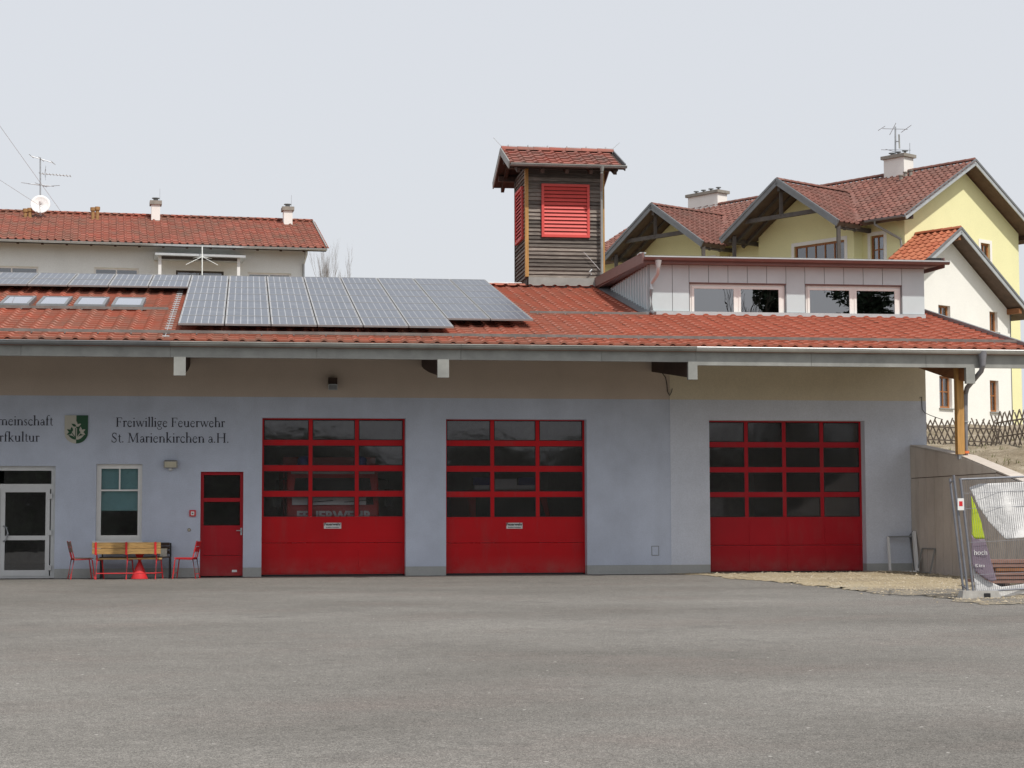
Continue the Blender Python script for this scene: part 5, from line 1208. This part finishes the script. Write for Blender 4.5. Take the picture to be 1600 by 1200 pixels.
for G in GAB:
    b, hw, a0, z, ze = G['b'], G['hw'], G['a'], G['z'], G['ze']; zlow = mz(aev); db = (z-zlow)/G['tp']
    for s in (-1, 1):
        P = [W(a0, b+s*hw, ze), W(aev, b+s*hw, ze), W(aev, b+s*db, zlow), W(G['atop'], b, z), W(a0, b, z)]
        P = [W(a0, b+s*hw, ze), W(aev+.0, b+s*hw, ze), W(G['atop'], b, z), W(a0, b, z)]
        add_roof(P, hg, 'tile_brown', yh)
        MB().bar(W(a0-.02, b+s*(hw+.02), ze-.06), W(a0-.02, b, z-.04), .05, .26).build('verge_board', 'zinc_dark', yh); MB().bar(W(a0-.05, b+s*(hw+.02), ze+.04), W(a0-.05, b, z+.06), .04, .08).build('verge_flashing', 'zinc_dark', yh)
        for aa in (-1.6, -1.0): MB().bar(W(aa, b+s*(hw-.1), ze-.2), W(aa, b, z-.18), .10, .14).build('rafter', 'wood_grey', yh)
    # gable wall behind, posts, truss
    aw = -.55
    bwall = MB().prism([W(aw, b-hw+.55, 3), W(aw, b+hw-.55, 3), W(aw, b+hw-.55, ze+.2), W(aw, b, z-.3), W(aw, b-hw+.55, ze+.2)], hg*.6).build('bay_wall', 'yellow_wall', yh)
    MB().bar(W(-1.95, b-hw*.62, 12.95-.0), W(-1.95, b+hw*.62, 12.95), .12, .16).build('collar_beam', 'wood_grey', yh)
    MB().bar(W(-1.95, b, 12.95), W(-1.95, b, z-.2), .12, .12, (0, 1, 0)).build('king_post', 'wood_grey', yh)
    MB().bar(W(-1.95, b-hw+.15, ze-.12), W(-1.95, b-hw+.15, 9.6), .13, .13, (0, 1, 0)).build('balcony_post', 'wood_grey', yh)
    MB().bar(W(-1.95, b+hw-.5, ze+.1), W(-1.95, b+hw-.5, 9.6), .13, .13, (0, 1, 0)).build('balcony_post', 'wood_grey', yh)
    MB().bar(W(-2.0, b-hw+.2, ze-.12), W(.0, b-hw+.2, ze-.12), .14, .16).build('purlin', 'wood_grey', yh); MB().bar(W(-2.0, b+hw-.3, ze-.05), W(.0, b+hw-.3, ze-.05), .14, .16).build('purlin', 'wood_grey', yh)
    MB().bar(W(-2.1, b, z-.32), W(.0, b, z-.32), .14, .18).build('purlin', 'wood_grey', yh)
    MB().prism([W(-2.1, b-hw+.2, 9.6), W(-2.1, b+hw-.2, 9.6), W(-.5, b+hw-.2, 9.6), W(-.5, b-hw+.2, 9.6)], V((0, 0, .18))).build('balcony_floor', 'wood_grey', yh)
    x = half_round(.1, .42).mesh('ridge_tile', 'tile_brown', True); k = 0
    while a0+k*.4 < G['atop']-.2: put('ridge_tile', x, yh, None, W(a0+k*.4, b, z+.03), (0, 0, ha)); k += 1
    lattice_window(yh, W(aw, b+.55, 0), -hr, 2.5, 10.0, 11.95, -hg, 'wood_window', 4, False, .14, 'white_wall', bwall)
    # copper valley strips
    for s in (-1, 1): MB().bar(W(aev, b+s*db, zlow+.05), W(G['atop'], b, z+.06), .16, .03).build('valley_strip', 'tile_brown', yh)
rm = half_round(.11, .42).mesh('ridge_tile', 'tile_brown', True)
for k in range(int((LB+1.2)/.4)): put('ridge_tile', rm, yh, None, W(AR, -.6+k*.4, ZR+.03), (0, 0, ha+R(90)))
for s in (-1, 1):
    e = AR+s*(AR+.76)
    MB().bar(W(e, -.62, mz(e)-.06), W(AR, -.62, ZR-.06), .05, .2).build('verge_board', 'zinc_light', yh); MB().bar(W(e, -.65, mz(e)+.03), W(AR, -.65, ZR+.04), .04, .08).build('verge_flashing', 'zinc_dark', yh)
    MB().bar(W(e-s*.5, -.55, mz(e-s*.5)-.28), W(e-s*.5, .2, mz(e-s*.5)-.28), .16, .16).build('purlin', 'wood_dark', yh)
k = 7; a_ = [math.pi+math.pi*i/k for i in range(k+1)]
for b0, b1 in ((-.6, 1.2), (7.6, 8.2)): 
    m = MB(); vs = [W(aev-.07, bb, mz(aev)-.0)+hg*(.08*math.cos(t))+V((0, 0, .08*math.sin(t))) for bb in (b0, b1) for t in a_]; m.add(vs, [(i, i+1, k+2+i, k+1+i) for i in range(k)]); m.build('gutter', 'pipe', yh, True)
def hb_(x, y, b): return on_plane(x, y, W(0, b, 0), hr)
def ha_(x, y, a): return on_plane(x, y, W(a, 0, 0), hg)
MB().tube([W(-.83, .75, 12.45), W(-.83, .75, 12.3), W(-.1, .12, 11.75), W(-.08, .10, 11.5), W(-.08, .10, 4)], .05, 8).build('downpipe', 'zinc', yh, True)
p = ha_(1361, 400, 0); q = ha_(1381, 366, 0); lattice_window(yh, W(0, 1.6, 0), -hr, .62, 10.9, q.z, -hg, 'wood_window', 1, True, .14, 'white_wall', ywall)
p = hb_(1532, 379, 0); lattice_window(yh, p, hg, .62, p.z-1.25, p.z, -hr, 'wood_window', 1, True, .16, 'white_wall', ywall)
m = thing('porch_globe', 'small round white globe lamp on the yellow house wall', 'lamp', W(-.1, 2.9, 11.3)); c = ha_(1320, 388, -.12); MB().lathe(c-V((0, 0, .11)), [(.02, 0), (.08, .03), (.11, .11), (.08, .19), (.02, .22)], 14).build('globe', 'dish', m, True); MB().bar(c, c+hg*.2, .04, .04).build('bracket', 'zinc', m)
# white wing
ww = thing('white_wing', 'white house wing with orange tiled gable roof in front of the yellow house', 'building', W(.6, -1, 4)); qb = -1.45
wa, wz = hb_(1501, 358, -2.05), None; A0 = (wa-HO).dot(hg); Z0 = wa.z; wtp = .64; wr = 4.55; wl = 4.55
wcr = (hb_(1580, 600, qb)-HO).dot(hg); wcl = 2*A0-wcr
wwall = MB().prism([W(wcl, qb, 3), W(wcr, qb, 3), W(wcr, qb, Z0-.25-(wcr-A0)*wtp), W(A0, qb, Z0-.25), W(wcl, qb, Z0-.25-(A0-wcl)*wtp)], hr*1.44).build('wall', 'white_wall', ww)
for s, wd in ((-1, wl), (1, wr)):
    P = [W(A0+s*wd, -2.05, Z0-wd*wtp), W(A0+s*wd, .3, Z0-wd*wtp), W(A0, .3, Z0), W(A0, -2.05, Z0)]
    if s < 0: P = [W(A0-wd, -2.05, Z0-wd*wtp), W(A0-wd, -.02, Z0-wd*wtp), W(A0, -.02, Z0), W(A0, -2.05, Z0)]
    add_roof(P, hr, 'tile_wing', ww)
    MB().bar(W(A0+s*wd, -2.07, Z0-wd*wtp-.06), W(A0, -2.07, Z0-.06), .05, .2).build('verge_board', 'zinc_light', ww); MB().bar(W(A0+s*wd, -2.1, Z0-wd*wtp+.03), W(A0, -2.1, Z0+.04), .04, .08).build('verge_flashing', 'zinc_dark', ww)
    MB().bar(W(A0+s*(wcr-A0-.1), -2.0, Z0-.32-(wcr-A0-.1)*wtp), W(A0+s*(wcr-A0-.1), -1.2, Z0-.32-(wcr-A0-.1)*wtp), .18, .2).build('purlin', 'wood_beam', ww)
MB().bar(W(A0, -2.0, Z0-.3), W(A0, -1.2, Z0-.3), .16, .18).build('purlin', 'wood_beam', ww)
rm = half_round(.11, .42).mesh('ridge_tile', 'tile_wing', True)
for k in range(5): put('ridge_tile', rm, ww, None, W(A0, -2.05+k*.4, Z0+.03), (0, 0, ha+R(90)))
for i, (xa, xb, yt, yb_) in enumerate(((1466, 1484.5, 476, 512), (1546, 1558.5, 486.5, 518), (1467.5, 1487, 587, 637), (1546.5, 1560, 594, 643))):
    p0, p1 = hb_(xa, yt, qb), hb_(xb, yt, qb); pz = hb_(xa, yb_, qb).z
    lattice_window(ww, p0, hg, (p1-p0).length, pz, p0.z, -hr, 'wood_window', 1, True, .2, None, wwall)
    o = W
m = MB().tube([W(wcr+.45, -1.5, 9.6), W(wcr+.4, -1.5, 9.4), W(wcr+.06, -1.4, 9.0), W(wcr+.06, -1.4, 4)], .05, 8); m.build('downpipe', 'zinc_dark', ww, True)
# chimneys and aerial on the yellow house
def chimney_h(a, b, wa_, wb_, z0, z1, lab, flues):
    t = thing('chimney', lab, 'chimney', W(a, b, z0))
    def bx(nm, mat, e, za, zb_): MB().prism([W(a-e, b-e, za), W(a+wa_+e, b-e, za), W(a+wa_+e, b+wb_+e, za), W(a-e, b+wb_+e, za)], V((0, 0, zb_-za))).build(nm, mat, t)
    bx('shaft', 'chimney_white', 0, z0, z1); bx('cap', 'chimney_cap', .09, z1, z1+.13)
    for k in range(flues):
        c = W(a+wa_/2, b+wb_*(k+.5)/flues, 0); MB().tube([c+V((0, 0, z1+.12)), c+V((0, 0, z1+.27))], .05, 8).build('flue', 'zinc_dark', t); MB().tube([c+V((0, 0, z1+.27)), c+V((0, 0, z1+.30))], .12, 12).build('flue_hood', 'zinc_dark', t)
    return t
c1 = ha_(1383, 279, AR-.25); z1 = ha_(1383, 250, AR-.25).z; b1 = (c1-HO).dot(hr)
chimney_h(AR-.3, b1-.98, .62, 1.0, 14.2, z1, 'broad white chimney with aerial on the yellow house ridge', 3)
c2 = ha_(1080, 330, AR); b2 = (c2-HO).dot(hr); z2 = ha_(1080, 309, AR).z; chimney_h(AR-.1, b2-1.7, .62, 1.8, 13.8, z2, 'wide white twin chimney behind the smaller brown gable', 4)
def aerial_r():
    P = lambda x, y: ha_(x, y, AR+.05); t = thing('aerial_mast', 'aerial mast with crossed antennas on the yellow house chimney', 'antenna', P(1399, 245))
    MB().tube([P(1399, 248), P(1399, 198)], .035, 8).build('mast', 'steel', t, True)
    def rod(a, b, r=.012): MB().tube([P(*a), P(*b)], r, 5).build('rod', 'steel', t)
    for a, b in (((1379, 201), (1418, 202)), ((1372, 204), (1383, 197)), ((1390, 211), (1400, 192)), ((1408, 207), (1424, 195.5)), ((1377, 234), (1423, 234.5)), ((1384, 233), (1410, 241)), ((1392, 241), (1414, 240)), ((1421.5, 246), (1421.5, 223.5))): rod(a, b)
    MB().bar(P(1404.5, 210), P(1405.5, 232), .06, .02, (0, 1, 0)).build('panel_antenna', 'zinc', t); rod((1399, 221), (1405, 221), .02)
aerial_r()
for i, (x, y) in enumerate(((1408, 283), (1415, 278), (1423, 275))):
    n_ = hg*-tp+V((0, 0, 1)); c = on_plane(x, y, W(AR, 0, ZR), n_); t = thing('vent_pipe', ['left', 'middle', 'right'][i]+' of three short vent pipes beside the yellow house chimney', 'vent pipe', c, 'vent pipes by the chimney')
    MB().tube([c-V((0, 0, .15)), c+V((0, 0, .2))], .075, 10).build('pipe', 'chimney_cap', t, True); MB().tube([c+V((0, 0, .2)), c+V((0, 0, .24))], .11, 10).build('cap', 'chimney_cap', t, True)

# ---- crossed pole fence in front of the houses
def pole_fence(xa, xb, yba, ybb, hgt, dep_a, dep_b, lab):
    A = CAM+ray(xa, yba)*dep_a; B = CAM+ray(xb, ybb)*dep_b; d = (B-A); L_ = d.length; d.normalize(); nrm = V((d.y, -d.x, 0)).normalized(); up = V((0, 0, 1))
    t = thing('pole_fence', lab, 'fence', A); n = int(L_/.21); rs = random.Random(int(xa))
    for k in range(n):
        for s in (-1, 1):
            lean = .23+rs.uniform(-.03, .03); h = hgt*rs.uniform(.93, 1.05); c = A+d*(k*.21+rs.uniform(-.015, .015))+nrm*(.03*s)
            c.z = min(c.z, hill(c.x, c.y)-.05) if False else c.z
            MB().bar(c-d*s*lean-up*.1, c+d*s*lean+up*h, .036, .03, nrm).build('pole', 'slat_fence', t)
    for z in (.25, .7): MB().tube([A+up*z*hgt, B+up*z*hgt], .025, 6).build('rail', 'slat_fence', t)
pole_fence(1436, 1566, 697, 703, .92, 60, 58, 'crossed pole fence in front of the white wing, sagging to the right')
pole_fence(1556, 1640, 696, 684, .98, 57, 55, 'crossed pole fence at the right edge of the photo, standing higher')

# ================================================================== TREES
def branch(mb, p, d, l, r, lv, rs, spread=.5, up=.15):
    q = p+d*l; mb.tube([p, p.lerp(q, .5)+V((rs.uniform(-1, 1), rs.uniform(-1, 1), 0))*l*.05, q], r, 5 if lv > 1 else 4, False, r*.6)
    if lv == 0: return
    for k in range(3 if lv > 1 else 4):
        e = (d+V((rs.uniform(-1, 1), rs.uniform(-1, 1), rs.uniform(-.3, .6)))*spread+V((0, 0, up))).normalized()
        branch(mb, p.lerp(q, rs.uniform(.45, 1)), e, l*rs.uniform(.55, .8), r*.55, lv-1, rs, spread, up)
def bare_tree(base, h, label, seed, lv=5, spread=.5, thick=1.0, slim=1.0, mat='bark'):
    rs = random.Random(seed); base = V(base); t = thing('bare_tree', label, 'tree', base)
    MB().tube([base, base+V((.05, 0, h*.2)), base+V((.0, .05, h*.4))], .018*h*thick, 8, True, .011*h*thick).build('trunk', 'bark', t, True)
    mb = MB()
    for k in range(6): branch(mb, base+V((0, 0, h*(.2+.035*k))), V((rs.uniform(-.5, .5), rs.uniform(-.5, .5), 1)).normalized(), h*.28, .008*h*thick, lv-1, rs, spread, .3)
    mb.v = [(base.x+(a-base.x)*slim, base.y+(b-base.y)*slim, c) for a, b, c in mb.v]
    mb.build('crown', mat, t)
p = CAM+ray(518, 432)*105; bare_tree((p.x, p.y, 6.5), ((CAM+ray(518, 388)*105).z-6.5)*.98, 'bare leafless tree showing above the ridge right of the long house', 12, 6, .36, .6, .55, 'twig')
def leafy(base, h, w, label, seed, conifer, nleaf, s):
    rs = random.Random(seed); base = V(base); t = thing('conifer_tree' if conifer else 'broadleaf_tree', label, 'tree', base, 'trees across the yard')
    MB().tube([base, base+V((0, 0, h*.95 if conifer else h*.5))], .016*h, 8, True, .004*h).build('trunk', 'bark', t, True)
    mb = MB()
    for i in range(nleaf):
        if conifer:
            f = rs.random()**.75; z = h*(.06+.94*f); rad = w*(1-f)*(.35+.65*abs(math.sin(f*34)))*rs.uniform(.25, 1); a = rs.uniform(0, 6.283)
        else:
            f = rs.random(); z = h*(.12+.88*f); a = rs.uniform(0, 6.283); rad = w*math.sqrt(max(0, 1-(f*2-1)**2))*rs.random()**.5*(.7+.3*math.sin(3*a+f*9+seed))
        c = base+V((rad*math.cos(a), rad*math.sin(a), z)); d1 = V((rs.uniform(-1, 1), rs.uniform(-1, 1), rs.uniform(-.6, .4))).normalized()*s; d2 = d1.cross(V((rs.uniform(-1, 1), rs.uniform(-1, 1), rs.uniform(-1, 1)))).normalized()*s*.5
        mb.add([c-d1, c+d2, c+d1, c-d2], [(0, 1, 2, 3)])
    mb.build('crown', 'needles' if conifer else 'leaves', t)
# the far side of the yard, behind the photographer: seen only mirrored in the panes
mb = MB(); rs = random.Random(8)
for i in range(52000):
    x = rs.uniform(-60, 75); hgt = 7.6+1.8*hn(x, 0, .13)+1.2*hn(x, 3, .5); z = -.9+hgt*rs.random()**.8; y = -92+3.2*hn(x, z, .35)+rs.uniform(-2.2, 2.2)
    c = V((x, y, z)); d1 = V((rs.uniform(-1, 1), rs.uniform(-1, 1), rs.uniform(-.6, .4))).normalized()*.5; d2 = d1.cross(V((rs.uniform(-1, 1), rs.uniform(-1, 1), rs.uniform(-1, 1)))).normalized()*.28
    mb.add([c-d1, c+d2, c+d1, c-d2], [(0, 1, 2, 3)])
o = mb.build('tree_line', 'leaves', None, False, 'stuff'); tag(o, 'dense dark tree line across the yard, mirrored in the gate panes', 'trees')
for i, (x, y, h, w_, lab) in enumerate(((39.2, -88, 30, 5.0, 'dark conifer mirrored in the right half of the left dormer window'), (46.2, -88, 36, 7.2, 'broadest dark conifer, mirrored across the right dormer window'), (54, -92, 29, 6, 'dark conifer at the far end of the mirrored group'))): leafy((x, y, -.9), h, w_, lab, 60+i, True, 13000, .26)
bare_tree((34.0, -87, -.9), 21, 'tall bare tree across the yard mirrored in the left dormer window', 9, 4, .30, .6)

# ================================================================== OVERHEAD WIRES
def wire(a, b, sag, lab):
    pts = [a.lerp(b, i/16)-V((0, 0, sag*4*(i/16)*(1-i/16))) for i in range(17)]; tag(MB().tube(pts, .007, 5).build('overhead_wire', 'zinc_light', None, True), lab, 'wire')
wire(CAM+ray(-30, 155)*60, CAM+ray(97, 333)*79, .0, 'thin overhead wire running steeply down to the left house ridge'); wire(CAM+ray(-30, 262)*62, CAM+ray(80, 333)*79, .0, 'thin overhead wire running flatter down to the satellite dish')
